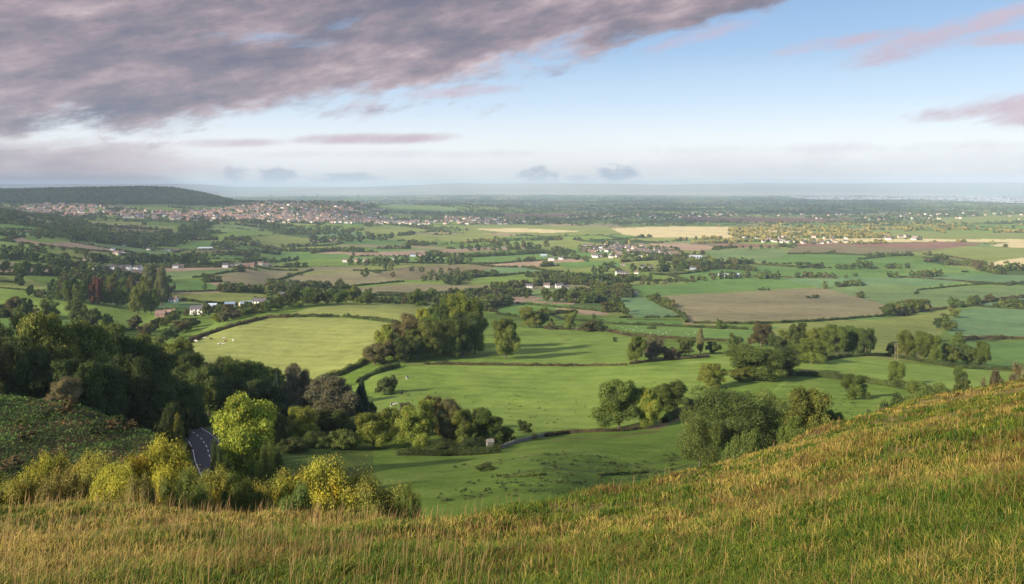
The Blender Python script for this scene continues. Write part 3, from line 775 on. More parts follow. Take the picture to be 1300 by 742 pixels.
def crown(seed, n, leaf, nb=22, style='round', core=0.80, scatter=1.0, lo=False):
    """crown in a unit box (x, y in -0.5..0.5, z 0..1)"""
    g = np.random.default_rng(seed)
    C = []; Rr = []
    for k in range(nb):
        z = (k+g.uniform(0.2, 0.8))/nb
        if style == 'cone':
            w = 0.42*(1-z)**0.8+0.03; r = 0.09+0.11*(1-z)
        elif style == 'bush':
            w = 0.44*math.sqrt(max(0.05, 1-z*z)); r = g.uniform(0.12, 0.2); z = z*0.8+0.02
        elif style == 'tall':
            w = 0.30*math.sqrt(max(0.02, math.sin(math.pi*(z*0.85+0.08)))); r = g.uniform(0.13, 0.2)
        else:
            w = 0.36*math.sqrt(max(0.02, math.sin(math.pi*(z*0.80+0.14))))*g.uniform(0.75, 1.15); r = g.uniform(0.12, 0.22)
        a = k*2.399+g.uniform(-.5, .5); q = w*math.sqrt(g.uniform(0.15, 1))
        C.append((q*math.cos(a), q*math.sin(a), 0.10+z*0.78)); Rr.append(r)
    lobe = np.arange(nb)
    if style in ('round', 'open', 'bush'):
        C = []; Rr = []; lobe = []
        ml = 7 if style != 'bush' else 9
        for j in range(ml):
            a = j*2.399+g.uniform(-.5, .5)
            if style == 'bush':
                q = 0.36*math.sqrt((j+0.3)/ml); L = (q*math.cos(a), q*math.sin(a), g.uniform(0.22, 0.62)*(1-0.5*q)); lr = g.uniform(0.15, 0.26)
            else:
                zz = (j+0.5)/ml; q = 0.27*math.sqrt(max(0.05, math.sin(math.pi*(zz*0.8+0.1))))*g.uniform(0.6, 1.15)
                L = (q*math.cos(a), q*math.sin(a), 0.20+zz*0.58); lr = g.uniform(0.15, 0.25)
            C.append(L); Rr.append(lr*0.72); lobe.append(j)
            for i in range(max(2, nb//ml)):
                d = g.normal(0, 1, 3); d[2] = d[2]*0.8+0.3; d /= np.linalg.norm(d)
                C.append(tuple(np.array(L)+d*lr*g.uniform(0.75, 1.05)*np.array([1, 1, 0.85]))); Rr.append(lr*g.uniform(0.30, 0.58)); lobe.append(j)
        nb = len(C)
    C = np.array(C); Rr = np.array(Rr); lobe = np.array(lobe)
    b = g.choice(nb, int(n*1.5), p=Rr**2/np.sum(Rr**2))
    d = g.normal(0, 1, (len(b), 3)); d[:, 2] += 0.25; d /= np.linalg.norm(d, axis=1)[:, None]
    sc = 1.0+0.28*scatter*g.normal(0, 0.5, len(b))
    asp = np.array([1, 1, 0.82])
    P = C[b]+d*(Rr[b]*sc)[:, None]*asp
    keep = np.ones(len(P), bool)
    for k in range(nb):
        q = np.linalg.norm((P-C[k])/asp, axis=1)
        keep &= ~((q < Rr[k]*0.72) & (b != k))
    P = P[keep][:n]; d = d[keep][:n]; b = b[keep][:n]
    V, T = leaves(P, d, leaf, g, 0.35)
    bt = np.clip(g.uniform(0.2, 0.8, nb)*0.5+g.uniform(0.1, 0.9, nb)[lobe]*0.5, 0, 1)
    ti = np.repeat(np.clip(bt[b]+g.normal(0, 0.22, len(b)), 0, 1), 4)
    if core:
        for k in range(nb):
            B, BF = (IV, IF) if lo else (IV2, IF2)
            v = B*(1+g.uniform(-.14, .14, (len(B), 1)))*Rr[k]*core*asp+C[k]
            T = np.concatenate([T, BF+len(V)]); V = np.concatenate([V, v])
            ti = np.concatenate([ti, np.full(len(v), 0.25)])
    rad = np.percentile(np.hypot(V[:, 0], V[:, 1]), 97)
    V[:, :2] *= 0.5/rad
    zt = np.percentile(V[:, 2], 99.7); zb = np.percentile(V[:, 2], 1.5 if style != 'bush' else 8)
    V[:, 2] = (V[:, 2]-zb)/(zt-zb)
    V[:, 2] = np.maximum(V[:, 2], -0.06)
    return V, T, ti

def tube(path, rad, k=7):
    path = np.array(path, float); V = []; T = []
    for i, p in enumerate(path):
        d = path[min(i+1, len(path)-1)]-path[max(i-1, 0)]; d /= np.linalg.norm(d)
        a = np.cross(d, (0.3, 1, 0.1)); a /= np.linalg.norm(a); b = np.cross(d, a)
        for j in range(k):
            w = 2*math.pi*j/k
            V.append(p+(a*math.cos(w)+b*math.sin(w))*rad[i])
    for i in range(len(path)-1):
        for j in range(k):
            q = (j+1) % k
            T += [(i*k+j, i*k+q, (i+1)*k+q), (i*k+j, (i+1)*k+q, (i+1)*k+j)]
    return np.array(V), np.array(T)
def trunk(seed, limbs=5):
    """tapering trunk with limbs for a tree of height 1, crown width about 1"""
    g = np.random.default_rng(seed)
    V, T = tube([(0, 0, -0.04), (0.004, 0, 0.06), (0.01, 0.005, 0.25), (0.0, 0.01, 0.5), (0.015, 0, 0.78)], [0.040, 0.028, 0.023, 0.015, 0.004])
    for k in range(limbs):
        a = k*2.4+g.uniform(-.4, .4); z = g.uniform(0.16, 0.45); L = g.uniform(0.22, 0.38)
        c, s = math.cos(a), math.sin(a)
        v, t = tube([(0, 0, z), (c*L*.4, s*L*.4, z+.10), (c*L*.75, s*L*.75, z+.22), (c*L, s*L, z+.36)], [0.014, 0.010, 0.006, 0.002], 5)
        T = np.concatenate([T, t+len(V)]); V = np.concatenate([V, v])
    return V, T

def ctint(name, args, m=None):
    V, T, ti = crown(*args[0], **args[1])
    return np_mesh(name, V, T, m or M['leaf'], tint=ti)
CROWN = {}
for q in range(5): CROWN['L', 'round', q] = ctint("crown", ((100+q, 20000, 0.0135), dict(nb=56, core=0.72, scatter=1.25)))
for q in range(4): CROWN['M', 'round', q] = ctint("crown", ((200+q, 4200, 0.029), dict(nb=42, core=0.76, scatter=1.2)))
for q in range(3): CROWN['S', 'round', q] = ctint("crown", ((300+q, 700, 0.055), dict(nb=16)))
for q in range(2):
    CROWN['L', 'tall', q] = ctint("crown", ((400+q, 15000, 0.0125), dict(nb=30, style='tall')))
    CROWN['M', 'tall', q] = ctint("crown", ((420+q, 3400, 0.027), dict(nb=22, style='tall')))
    CROWN['S', 'tall', q] = ctint("crown", ((440+q, 600, 0.055), dict(nb=14, style='tall')))
    CROWN['L', 'cone', q] = ctint("crown", ((500+q, 12000, 0.013), dict(nb=34, style='cone')))
    CROWN['M', 'cone', q] = ctint("crown", ((520+q, 3000, 0.027), dict(nb=24, style='cone')))
    CROWN['S', 'cone', q] = ctint("crown", ((540+q, 500, 0.05), dict(nb=14, style='cone')))
    CROWN['L', 'open', q] = ctint("crown", ((600+q, 17000, 0.0115), dict(nb=46, core=0.0, scatter=1.5)))
for q in range(3):
    CROWN['L', 'bush', q] = ctint("crown", ((700+q, 18000, 0.0125), dict(nb=40, style='bush')))
    CROWN['M', 'bush', q] = ctint("crown", ((720+q, 3600, 0.027), dict(nb=24, style='bush')))
    CROWN['S', 'bush', q] = ctint("crown", ((740+q, 600, 0.055), dict(nb=14, style='bush')))
for q in range(4): CROWN['X', 'bush', q] = ctint("crown", ((760+q, 62000, 0.0074), dict(nb=90, style='bush', core=0.66, scatter=1.7)))
TRUNK = [np_mesh("trunk", *trunk(50+q), M['bark'], smooth=True) for q in range(3)]
TRUNKP = np_mesh("trunk", *trunk(60), M['palebark'], smooth=True)

KIND = {  # letter: (foliage colour, words, style)
 'g': ((0.078, 0.110, 0.021), 'green', 'round'), 'd': ((0.056, 0.080, 0.019), 'dark green', 'round'), 'o': ((0.102, 0.126, 0.024), 'olive green', 'round'),
 'y': ((0.165, 0.190, 0.028), 'yellow green', 'round'), 'r': ((0.098, 0.088, 0.032), 'russet brown', 'round'), 'R': ((0.110, 0.045, 0.036), 'dark red', 'round'),
 'b': ((0.105, 0.098, 0.050), 'grey brown', 'round'), 'c': ((0.030, 0.048, 0.022), 'dark pointed', 'cone'), 't': ((0.125, 0.135, 0.055), 'tall olive', 'tall'),
 'p': ((0.080, 0.108, 0.026), 'open crowned olive', 'open'), 'B': ((0.082, 0.108, 0.022), 'green', 'bush'), 'Y': ((0.235, 0.225, 0.026), 'yellow', 'bush'),
 'O': ((0.175, 0.145, 0.034), 'orange brown', 'bush'), 'T': ((0.18, 0.145, 0.06), 'tan', 'round'), 'K': ((0.150, 0.155, 0.028), 'golden olive', 'bush'), 'D': ((0.052, 0.074, 0.019), 'dark green', 'bush'),
 'U': ((0.082, 0.068, 0.033), 'rust brown', 'bush'), 'l': ((0.205, 0.230, 0.024), 'bright lime yellow', 'round')}
def style_of(k, size): return KIND[k][2]

def place(kind, x, y, h, w, label, cat='tree', group=None, px=20, name=None, pale=False, jitter=True):
    col, word, style = KIND[kind]
    lod = 'X' if (px > 90 and style == 'bush') else 'L' if px > 26 else 'M' if px > 11 else 'S'
    if style == 'open' and lod != 'L': style = 'round'
    if lod == 'X' and style != 'bush': lod = 'L'
    opts = [k for k in CROWN if k[0] == lod and k[1] == style]
    me = CROWN[random.choice(opts)]
    z = float(H(x, y))
    bush = style == 'bush'
    root = empty(name or ('shrub' if bush else ('conifer' if style == 'cone' else 'tree')), (x, y, z-0.05), random.uniform(0, 6.28))
    tag(root, label, cat, group)
    o = link("crown", me, root)
    base = 0.0 if bush else (0.05 if style == 'cone' else 0.13)
    o.location = (0, 0, base*h)
    o.scale = (w, w*random.uniform(0.85, 1.1), h*(1-base))
    v = random.uniform(0.82, 1.2) if jitter else 1
    hs = random.uniform(-0.08, 0.08) if jitter else 0
    o.color = (col[0]*v*(1+hs), col[1]*v, col[2]*v*(1-hs), 1)
    t = link("trunk", TRUNKP if pale else random.choice(TRUNK), root)
    s = max(w*0.85, h*0.6) if not bush else w*0.6
    t.scale = (s, s, h*(0.98 if not bush else 0.7))
    return root

ORD = ['first', 'second', 'third', 'fourth', 'fifth', 'sixth', 'seventh', 'eighth', 'ninth', 'tenth', 'eleventh', 'twelfth', 'thirteenth', 'fourteenth', 'fifteenth', 'sixteenth', 'seventeenth', 'eighteenth', 'nineteenth', 'twentieth']
TREES = []          # dicts collected, largest 290 become objects, the rest one mass
def T1(px, base, top, w, kind, label, **kw):
    """base > 0: photo row of the foot; base < 0: distance"""
    if base > 0:
        p = at(px, base, kw.get('dmin', 75))
    else:
        d = -base; p = np.array([(px-650.)/F*d, d, float(H((px-650.)/F*d, d))])
    ztop = -(top-HZ)/F*p[1]
    h = max(ztop-p[2], 1.2)
    kw.pop('dmin', None)
    TREES.append(dict(k=kind, x=p[0], y=p[1], h=h, w=w/F*p[1], label=label, size=(F*h/p[1])*w, hpx=max(F*h/p[1], w*0.6), kw=kw))
def ROW(x0, y0, x1, y1, n, hp, wp, kinds, phrase, jy=1.5, dmin=75, group=None):
    """a row of trees; each gets its ordinal from the left"""
    for i in range(n):
        t = (i+0.5)/n+random.uniform(-.25, .25)/n
        px = x0+(x1-x0)*t; py = y0+(y1-y0)*t+random.uniform(-jy, jy)
        k = kinds[i % len(kinds)]
        h = hp*random.uniform(0.75, 1.2); w = wp*random.uniform(0.8, 1.25)
        sz = 'tall' if h > hp*1.08 else ('low' if h < hp*0.85 else 'mid-sized')
        noun = 'bush' if KIND[k][2] == 'bush' else 'tree'
        T1(px, py, py-h, w, k, f"{sz} {KIND[k][1]} {noun}, {ORD[min(i, 19)]} from left {phrase}", group=group or ("trees " + phrase), dmin=dmin)

# --- wood in the shade at the left
W = 'in dark wood above the bracken'
for a in [(-30,-175,425,80,'r',"russet crown at the left end of the dark wood"), (18,-190,428,86,'d',"dark tree second from left in the wood above the bracken"),
          (66,-205,396,92,'o',"tallest olive topped tree of the dark wood on the left"), (112,-215,408,84,'o',"broad olive crowned tree just right of the tallest in the wood"),
          (150,-225,425,74,'d',"dark tree in the wood above the tan bush"), (96,-178,455,70,'d',"low dark tree standing over the tan twiggy bush"),
          (40,-182,450,70,'d',"low dark tree at the bracken edge left of the tan bush"), (186,-235,437,70,'d',"dark tree at the right shoulder of the wood"),
          (132,-185,462,64,'d',"dark rounded tree right of the tan bush"), (165,-200,452,62,'d',"dark tree at right edge of the bracken bank"),
          (205,-205,478,60,'d',"dark tree filling the hollow above the roadside bushes"), (215,-295,433,64,'o',"olive tree on top of the wood near the pasture corner"),
          (180,-300,424,50,'o',"feathery olive tree behind the wood below the left pasture"), (240,-280,446,60,'d',"dark tree under the bend of the hill pasture hedge"),
          (265,-262,462,56,'d',"dark tree directly above the road bend"), (292,-285,455,56,'g',"green tree behind the bright lime tree, below grazing cows"),
          (322,-300,458,48,'g',"green tree right of the cows' end of the dark belt"), (345,-315,466,40,'g',"green tree at right end of the dark belt"),
          (298,-250,478,52,'d',"dark tree rising just behind the bright lime tree"), (333,-262,480,46,'d',"dark tree at right shoulder of the lime tree"),
          (238,-232,485,48,'d',"dark tree to the left of the road bend"), (218,-180,512,44,'D',"dark roadside bush at foot of the wood"),
          (222,-165,527,30,'K',"olive bush hiding the left edge of the road"), (205,-165,528,30,'D',"low dark bush where bracken meets the road"),
          (82,-158,480,40,'T',"tan twiggy bush in front of the dark wood"), (355,-270,492,36,'c',"dark conifer behind the lime tree"),
          (15,-260,402,60,'d',"dark crown behind the wood at far left"), (140,-270,410,60,'o',"olive crown peeping behind the broad one"),
          (200,-330,438,44,'o',"small olive tree between wood and hill pasture"), (165,-330,432,44,'g',"small green tree at the back of the wood"),
          (228,-340,450,40,'d',"small dark tree at the cow pasture's lower left corner"), (300,-345,468,36,'g',"small green tree on the lower edge of cow pasture"),
          (268,-340,462,38,'d',"small dark tree below the lying cows"), (388,-360,480,30,'g',"green tree where hill pasture meets the thicket"),
          (248,-225,500,36,'D',"dark bush on the bank above the road")]:
    T1(*a, cat='tree' if KIND[a[4]][2] != 'bush' else 'bush')
for a in [(222,-118,562,40,'B',"green bush on the bracken bank's lower right edge"), (150,-135,527,22,'D',"small dark bush on the bracken skyline"), (30,-128,548,20,'B',"low bush in the middle of the bracken")]:
    T1(*a, cat='bush')
# --- valley bottom around the lime tree
for a in [(312,-150,503,86,'l',"bright lime yellow tree glowing in the sun beside the road"), (374,-300,463,34,'b',"grey brown tree at the foot of the hill pasture"),
          (352,-285,470,18,'c',"slim dark conifer left of the grey brown tree"), (422,-240,477,62,'b',"large brown purple tree between conifer and green thicket"),
          (400,-250,487,44,'b',"brown tree leaning against the large purple brown one"), (459,-245,481,28,'c',"dark slender conifer at the corner of the cow field"),
          (471,-250,510,16,'d',"small dark tree right of the slender conifer"), (384,-215,516,42,'y',"dull yellow green tree in the hollow"),
          (352,-205,520,36,'D',"dark bush between lime tree and yellow green one"), (398,-200,548,46,'B',"low green bush below the purple brown tree"),
          (434,-200,546,40,'B',"rounded green bush left of the green thicket"), (372,-190,556,40,'D',"dark low bush right of the lime tree"),
          (452,-225,528,40,'D',"dark bush under the slender conifer"), (415,-225,520,50,'d',"shaded tree under the purple brown crown"),
          (340,-125,566,50,'B',"green bush at the lime tree's foot"), (280,-120,560,36,'D',"dark bush left of the lime tree's foot"),
          (474,-205,524,54,'y',"fresh green tree at left end of the thicket"), (497,-222,518,36,'y',"yellow topped tree second in the thicket"),
          (532,-207,511,58,'y',"broad yellow green tree in the middle of thicket"), (549,-232,503,26,'r',"russet tree behind the thicket's middle"),
          (562,-228,512,20,'O',"small orange tree poking above the thicket"), (571,-212,506,38,'t',"tall olive tree right of the thicket's middle"),
          (592,-209,520,42,'o',"olive tree in the right half of thicket"), (617,-212,517,42,'g',"green tree near the right end of thicket"),
          (641,-214,541,24,'o',"low olive tree at the right end of thicket by the wall"), (515,-228,512,26,'b',"pale brown tree behind the yellow green thicket"),
          (607,-200,556,50,'D',"dark undergrowth bush at foot of the thicket"), (560,-200,560,50,'D',"dark bush beneath the broad yellow green tree"),
          (666,551,534,19,'d',"small round dark tree in the field corner by the wall"), (652,563,553,9,'B',"tiny green bush beside the stone wall end"),
          (679,558,551,9,'O',"little orange bush on the wall line"), (616,598,593,24,'B',"low green scrub on the lower green slope"),
          (490,-335,478,30,'D',"bushy end of the cow field's left hedge")]:
    T1(*a, cat='tree' if KIND[a[4]][2] != 'bush' else 'bush')
# --- clump on the ridge between the hill pastures and the middle fields
for a in [(476,464,437,36,'r',"russet tree at lower left of the ridge clump"), (491,-455,413,34,'y',"bright green tree at left edge of the ridge clump"),
          (515,-475,400,42,'r',"rust tinged tree at the clump's upper left"), (516,-440,428,34,'d',"dark tree at the clump's lower middle"),
          (545,456,408,46,'o',"large olive tree at the front of ridge clump"), (562,-500,376,34,'g',"green tree below the yellow topped one on the ridge"),
          (584,-478,371,44,'y',"yellow topped tree crowning the ridge clump"), (603,-480,386,36,'o',"olive tree at the ridge clump's right side"),
          (588,-470,398,40,'d',"dark tree in the heart of ridge clump"), (538,-500,392,32,'y',"bright green tree in the clump's centre"),
          (642,456,404,38,'o',"lone dense olive tree on the slope right of the clump"), (608,425,402,22,'o',"leaning small olive tree at the clump's right foot"),
          (672,416,389,28,'o',"left one of two touching trees above the middle slope"), (687,415,389,24,'o',"right one of two touching trees above the middle slope"),
          (724,419,396,16,'o',"thin olive tree near the pale track"), (700,419,407,12,'r',"small brown bushy tree left of the thin olive tree"),
          (748,421,408,24,'r',"brown tree joined to a dark round one"), (762,421,407,18,'d',"dark round tree right of the brown one"),
          (781,434,428,8,'B',"small lone bush on the slope edge"), (754,405,398,8,'g',"tiny tree at the end of pale track")]:
    T1(*a, cat='tree' if KIND[a[4]][2] != 'bush' else 'bush')
for a in [(553,-470,392,40,'g',"rounded green tree filling the centre of the ridge clump"), (530,-450,418,40,'o',"olive tree low in the ridge clump's front"), (574,-460,404,40,'g',"green tree right of the large olive one in the ridge clump"),
          (500,-448,430,34,'r',"brownish tree at the foot of the bright green one")]:
    T1(*a, cat='tree')
# --- the two oaks at the hedge bend, and the right-hand slope
for a in [(786,546,482,62,'g',"large oak with full crown standing on the field wall"), (847,-268,484,56,'g',"dense oak at the wall's bend, right of its pair"),
          (873,-285,505,20,'D',"bush where the hedge meets the right oak"), (903,494,461,38,'o',"round oak standing alone above the hedge end"),
          (957,-350,438,72,'g',"massive dense oak in the middle of the right slope"), (990,-362,440,56,'d',"dark oak merged behind the massive one"),
          (940,-345,466,30,'o',"low yellowish crown at the massive oak's foot"), (1086,508,476,36,'g',"lone spreading oak with pale trunk on the small pasture"),
          (1138,490,459,24,'g',"upright tree on the hedge above the lone oak"), (1219,502,463,16,'d',"top heavy slim tree near the grassy slope's skyline"),
          (1222,506,482,22,'d',"short dark tree under the top heavy slim one"), (1178,-240,485,60,'B',"wide green bush behind the grassy slope"),
          (1137,-190,505,56,'D',"low dark bush left of the wide green one"), (1112,-170,520,36,'D',"dark bush at the slope's edge below the lone oak"),
          (1155,-170,510,50,'B',"green scrub along the grassy skyline"), (925,-175,491,104,'p',"big spreading oak with open crown behind the grassy slope"),
          (888,-165,525,62,'p',"drooping left side tree beside the big spreading oak"), (972,-182,500,70,'p',"second spreading oak right of the biggest one"),
          (1028,-168,493,70,'o',"rounded olive oak nearest to the grassy slope"), (1010,-150,532,46,'g',"low green tree between the two slope oaks"),
          (1060,-175,522,34,'g',"small tree at right foot of the rounded olive oak"), (950,-150,545,60,'B',"bushy undergrowth beneath the big spreading oak"),
          (1273,-75,470,34,'U',"rust brown bush on the slope's skyline"), (1248,-82,482,26,'U',"low rusty bush left of the skyline one"), (1296,-78,462,30,'b',"dark bare bush at the picture's right edge"),
          (1232,-120,490,24,'D',"dark low bush between skyline scrub and slim tree")]:
    T1(*a, cat='tree' if KIND[a[4]][2] != 'bush' else 'bush')
T1(823, 544, 492, 34, 'y', "yellowish tree with pale bare trunk between the two oaks", cat='tree', pale=True)
# --- belt of trees above the right slope
for a in [(808,461,425,26,'g',"green tree with white stem at left end of the belt"), (832,457,429,32,'b',"pale branched half bare tree in the belt"), (851,456,441,26,'U',"rusty bush beside the half bare tree"),
          (870,452,427,26,'d',"dark green tree right of the rusty bush"), (889,450,417,10,'t',"tall thin tree sticking out of the hedge belt"), (906,449,434,22,'d',"small dark round tree right of the thin one"),
          (936,449,424,28,'d',"dark tree left of the copper brown one"), (966,441,411,32,'r',"copper brown tree above the massive oak"), (986,444,426,24,'d',"dark tree right of the copper brown one"),
          (1001,444,419,24,'o',"pale olive tree between dark crowns"), (1014,446,410,28,'d',"dark tree topping the right belt"), (1036,447,415,30,'o',"olive tree right of the dark topping one"),
          (1030,462,431,44,'g',"wide green tree in front of the belt"), (1012,-430,436,30,'g',"green tree in front of the belt, left of the wide one"), (1062,450,413,34,'g',"green tree fourth from the belt's right end"), (1083,450,415,34,'g',"green tree second from the belt's right end"),
          (1099,452,417,28,'d',"dark tree ending the belt on the right"), (1148,456,419,20,'o',"wind shaped olive tree at left of the corner copse"), (1168,458,422,36,'g',"large green tree in the corner copse"),
          (1186,461,425,28,'g',"green tree right of the large one in the corner copse"), (1132,452,434,12,'d',"small dark tree left of the corner copse"), (1208,463,437,26,'o',"olive tree third in the corner copse"),
          (1228,464,438,26,'d',"dark tree fourth in the corner copse"), (1247,467,434,24,'g',"green tree ending the corner copse"), (1216,444,422,22,'g',"round tree at the lower end of the short diagonal row"),
          (1205,420,408,26,'g',"largest tree of the short diagonal row"), (1192,417,404,14,'d',"small dark tree left in the diagonal row"), (1200,408,398,14,'g',"green tree in the diagonal row's upper middle"),
          (1211,404,391,14,'o',"top tree of the short diagonal row"), (1127,402,386,20,'g',"bluish tree at the tip of big stubble field"), (1163,397,380,20,'g',"round green tree right of the stubble field's tip"),
          (1212,391,377,18,'g',"tree at the junction of right hedges"), (1224,390,382,18,'g',"low tree right of the hedge junction"), (1177,394,387,7,'y',"small yellow tree by the round green one"),
          (1035,379,374,11,'D',"dark bush alone in the big stubble field"), (1027,379,376,9,'D',"low bush beside the lone stubble field bush"), (1164,374,369,8,'B',"squat bush alone in the pale pasture"),
          (1195,364,360,5,'B',"tiny bush on the thin hedge in the right pastures"), (915,418,405,15,'g',"flat topped tree below the big stubble field"), (950,412,408,8,'B',"small bush on the stubble field's lower hedge")]:
    T1(*a, cat='tree' if KIND[a[4]][2] != 'bush' else 'bush')
# --- trees around the left pastures
for a in [(98,413,381,26,'d',"large dark tree in the left pasture, taller of two"), (116,418,393,24,'d',"dark round tree touching the taller one in left pasture"),
          (63,-640,380,24,'g',"dark green tree left of the pasture pair"), (43,-660,387,14,'r',"small purple brown tree by the left pasture"), (137,421,398,14,'g',"slender green tree right of the pasture pair"),
          (170,419,401,17,'r',"round brownish tree in the pasture's lower corner"), (24,362,341,13,'d',"tall dark tree in the small left field"), (28,363,355,10,'D',"bush at foot of the tall dark tree"),
          (122,-770,352,16,'R',"dark red tree in the long left wood"), (80,-830,348,15,'r',"purple brown tree in the long left wood"),
          (148,-1000,338,9,'t',"narrow olive poplar in front of the white houses"), (191,-880,335,22,'t',"pale tall poplar cluster right of the white houses"), (205,-870,338,18,'t',"pale poplar at the right of its pair"),
          (184,-780,352,22,'o',"olive tree below the poplars"), (176,-760,362,20,'o',"olive green tree at the long wood's right part"), (192,-770,366,22,'o',"green tree closing the long wood on the right"),
          (110,332,317,7,'d',"small dark tree standing in the far left meadow")]:
    T1(*a, cat='tree' if KIND[a[4]][2] != 'bush' else 'bush')
ROW(34, 377, 78, 381, 5, 14, 14, 'dgrdg', "along the left pasture's upper edge")
ROW(80, 384, 200, 392, 15, 24, 15, 'gdgdogdrogdobrg', "in the front line of the long left wood")
ROW(66, 374, 190, 378, 12, 24, 15, 'dgdodgbogrdg', "in the back line of the long left wood")
ROW(-10, 362, 50, 362, 0, 14, 12, 'd', "")
ROW(-10, 404, 38, 406, 6, 24, 18, 'dgdrgd', "in the dark copse on the left border")
ROW(-10, 346, 60, 351, 7, 15, 12, 'dgdogdd', "around the tall dark tree's field")
ROW(-10, 330, 90, 337, 10, 13, 12, 'dgdrdgogdg', "above the small brown field")
ROW(70, 342, 130, 347, 6, 13, 12, 'gdroyg', "left of the white house row")
ROW(118, 335, 185, 337, 7, 14, 13, 'dgdgodg', "just above the white house row")
ROW(180, 336, 262, 336, 9, 14, 13, 'gdodgtgod', "between the white house rows")
ROW(150, 404, 205, 430, 0, 10, 10, 'g', "")
ROW(180, 432, 225, 404, 6, 16, 16, 'rodyog', "around the cottage gardens")
ROW(200, 440, 250, 412, 6, 16, 18, 'ogdrod', "below the white cottage")
ROW(205, 400, 262, 404, 6, 9, 9, 'oygrdo', "beside the white cottage")
ROW(262, 402, 320, 398, 7, 14, 16, 'odgrogd', "around the farm yard")
ROW(272, 412, 330, 398, 6, 14, 16, 'yrbogr', "along the hill pasture's outer hedge by the farm")
ROW(318, 400, 360, 392, 5, 14, 15, 'dogdg', "between farm and dome pasture")
ROW(352, 390, 400, 388, 4, 22, 24, 'odgo', "at the left of the ridge top grove")
ROW(395, 386, 470, 386, 6, 21, 24, 'gdgdog', "in the ridge top grove")
ROW(522, 390, 556, 386, 3, 20, 26, 'gdg', "right of the dome pasture")
ROW(488, 386, 520, 388, 3, 9, 11, 'odU', "on the dome pasture's far edge")
ROW(335, 376, 356, 374, 2, 11, 12, 'gg', "by the farm's second house")
for a in [(395,368,355,9,'g',"small round tree alone on the stubble, left"), (375,369,355,11,'g',"little tree at the stubble hedge end"), (432,366,353,9,'g',"small tree on stubble hedge near the ridge grove"), (355,365,357,7,'g',"tiny round tree at stubble field's left hedge"),
          (464,352,340,12,'d',"dark round tree between the stubble fields"), (499,352,345,8,'r',"brown bush at the right stubble field"), (260,368,360,6,'g',"tiny tree on green field's hedge, right one"), (221,369,360,6,'b',"tiny brownish tree on green field's hedge, left one"),
          (288,368,357,14,'g',"pair crown tree at the stubble's left corner"), (318,369,362,8,'y',"yellowish shrub tree on stubble's lower hedge"), (258,352,346,9,'d',"dark bush at stubble's upper left corner")]:
    T1(*a, cat='tree')
ROW(536, 356, 600, 356, 8, 10, 11, 'dogdgrog', "on the far edge of brown field")
ROW(440, 337, 520, 335, 7, 10, 9, 'gdrgdgr', "by the pink house")
ROW(470, 336, 500, 345, 4, 13, 10, 'ggdo', "right of the pink house")
ROW(530, 336, 600, 335, 8, 12, 11, 'gdogdodg', "in front of the red roofed house")
ROW(612, 374, 660, 366, 6, 11, 13, 'rgoydr', "around the middle hamlet")
ROW(596, 392, 645, 386, 6, 13, 16, 'gdogdo', "below the middle hamlet")
ROW(636, 374, 672, 378, 5, 13, 12, 'dogdo', "behind the middle hamlet")
ROW(690, 384, 770, 384, 8, 18, 17, 'ogdoogdg', "left of the farm sheds")
ROW(680, 358, 740, 356, 7, 11, 11, 'gdogdgo', "behind the pink cottages")
ROW(752, 350, 775, 346, 3, 11, 12, 'dgd', "near the white terrace")
ROW(778, 364, 796, 362, 2, 13, 17, 'dd', "directly behind the farm sheds")
ROW(784, 400, 772, 380, 4, 9, 10, 'dgdo', "running down from the farm sheds")
ROW(792, 403, 796, 398, 2, 9, 10, 'go', "at the foot of that short row")
ROW(812, 362, 900, 356, 10, 7, 9, 'rogbdogrgo', "along the bright green field's far hedge")
ROW(900, 354, 950, 353, 5, 9, 12, 'rdgdo', "right of the grey roofed houses")
ROW(960, 355, 992, 355, 4, 11, 11, 'gdgd', "in the dark clump above the bright green field")
ROW(1010, 354, 1062, 353, 6, 8, 10, 'drogrd', "in the autumn tinted strip")
ROW(1066, 353, 1090, 352, 2, 6, 7, 'gd', "right of the autumn tinted strip")
ROW(1012, 340, 1048, 340, 4, 9, 12, 'dgdd', "in the left far hedge clump")
ROW(1060, 341, 1110, 341, 6, 9, 11, 'dgdggd', "in the long middle hedge clump")
ROW(1125, 342, 1155, 342, 4, 7, 9, 'gdgd', "in the right far hedge clump")
ROW(1125, 353, 1142, 353, 2, 9, 10, 'gg', "as a pair in the teal field")
ROW(1156, 352, 1196, 353, 6, 10, 11, 'dgrdog', "in the mixed copse right of the pair")
ROW(1235, 344, 1310, 345, 8, 11, 12, 'rordgdod', "in the red brown belt at right")
ROW(1276, 361, 1310, 362, 4, 5, 9, 'dgdg', "in the low belt at the right border")
ROW(835, 345, 905, 342, 8, 13, 13, 'odogdogd', "right of the large village")
ROW(800, 346, 850, 345, 5, 12, 12, 'gdogd', "below the large village")
ROW(872, 336, 950, 335, 8, 9, 10, 'odgydgrd', "beyond the grey roofed houses")
for a in [(1008,313,302,10,'d',"dark lone tree at the far cream field"), (1060,314,309,0.1,'d',"x")][:1]:
    T1(*a, cat='tree')
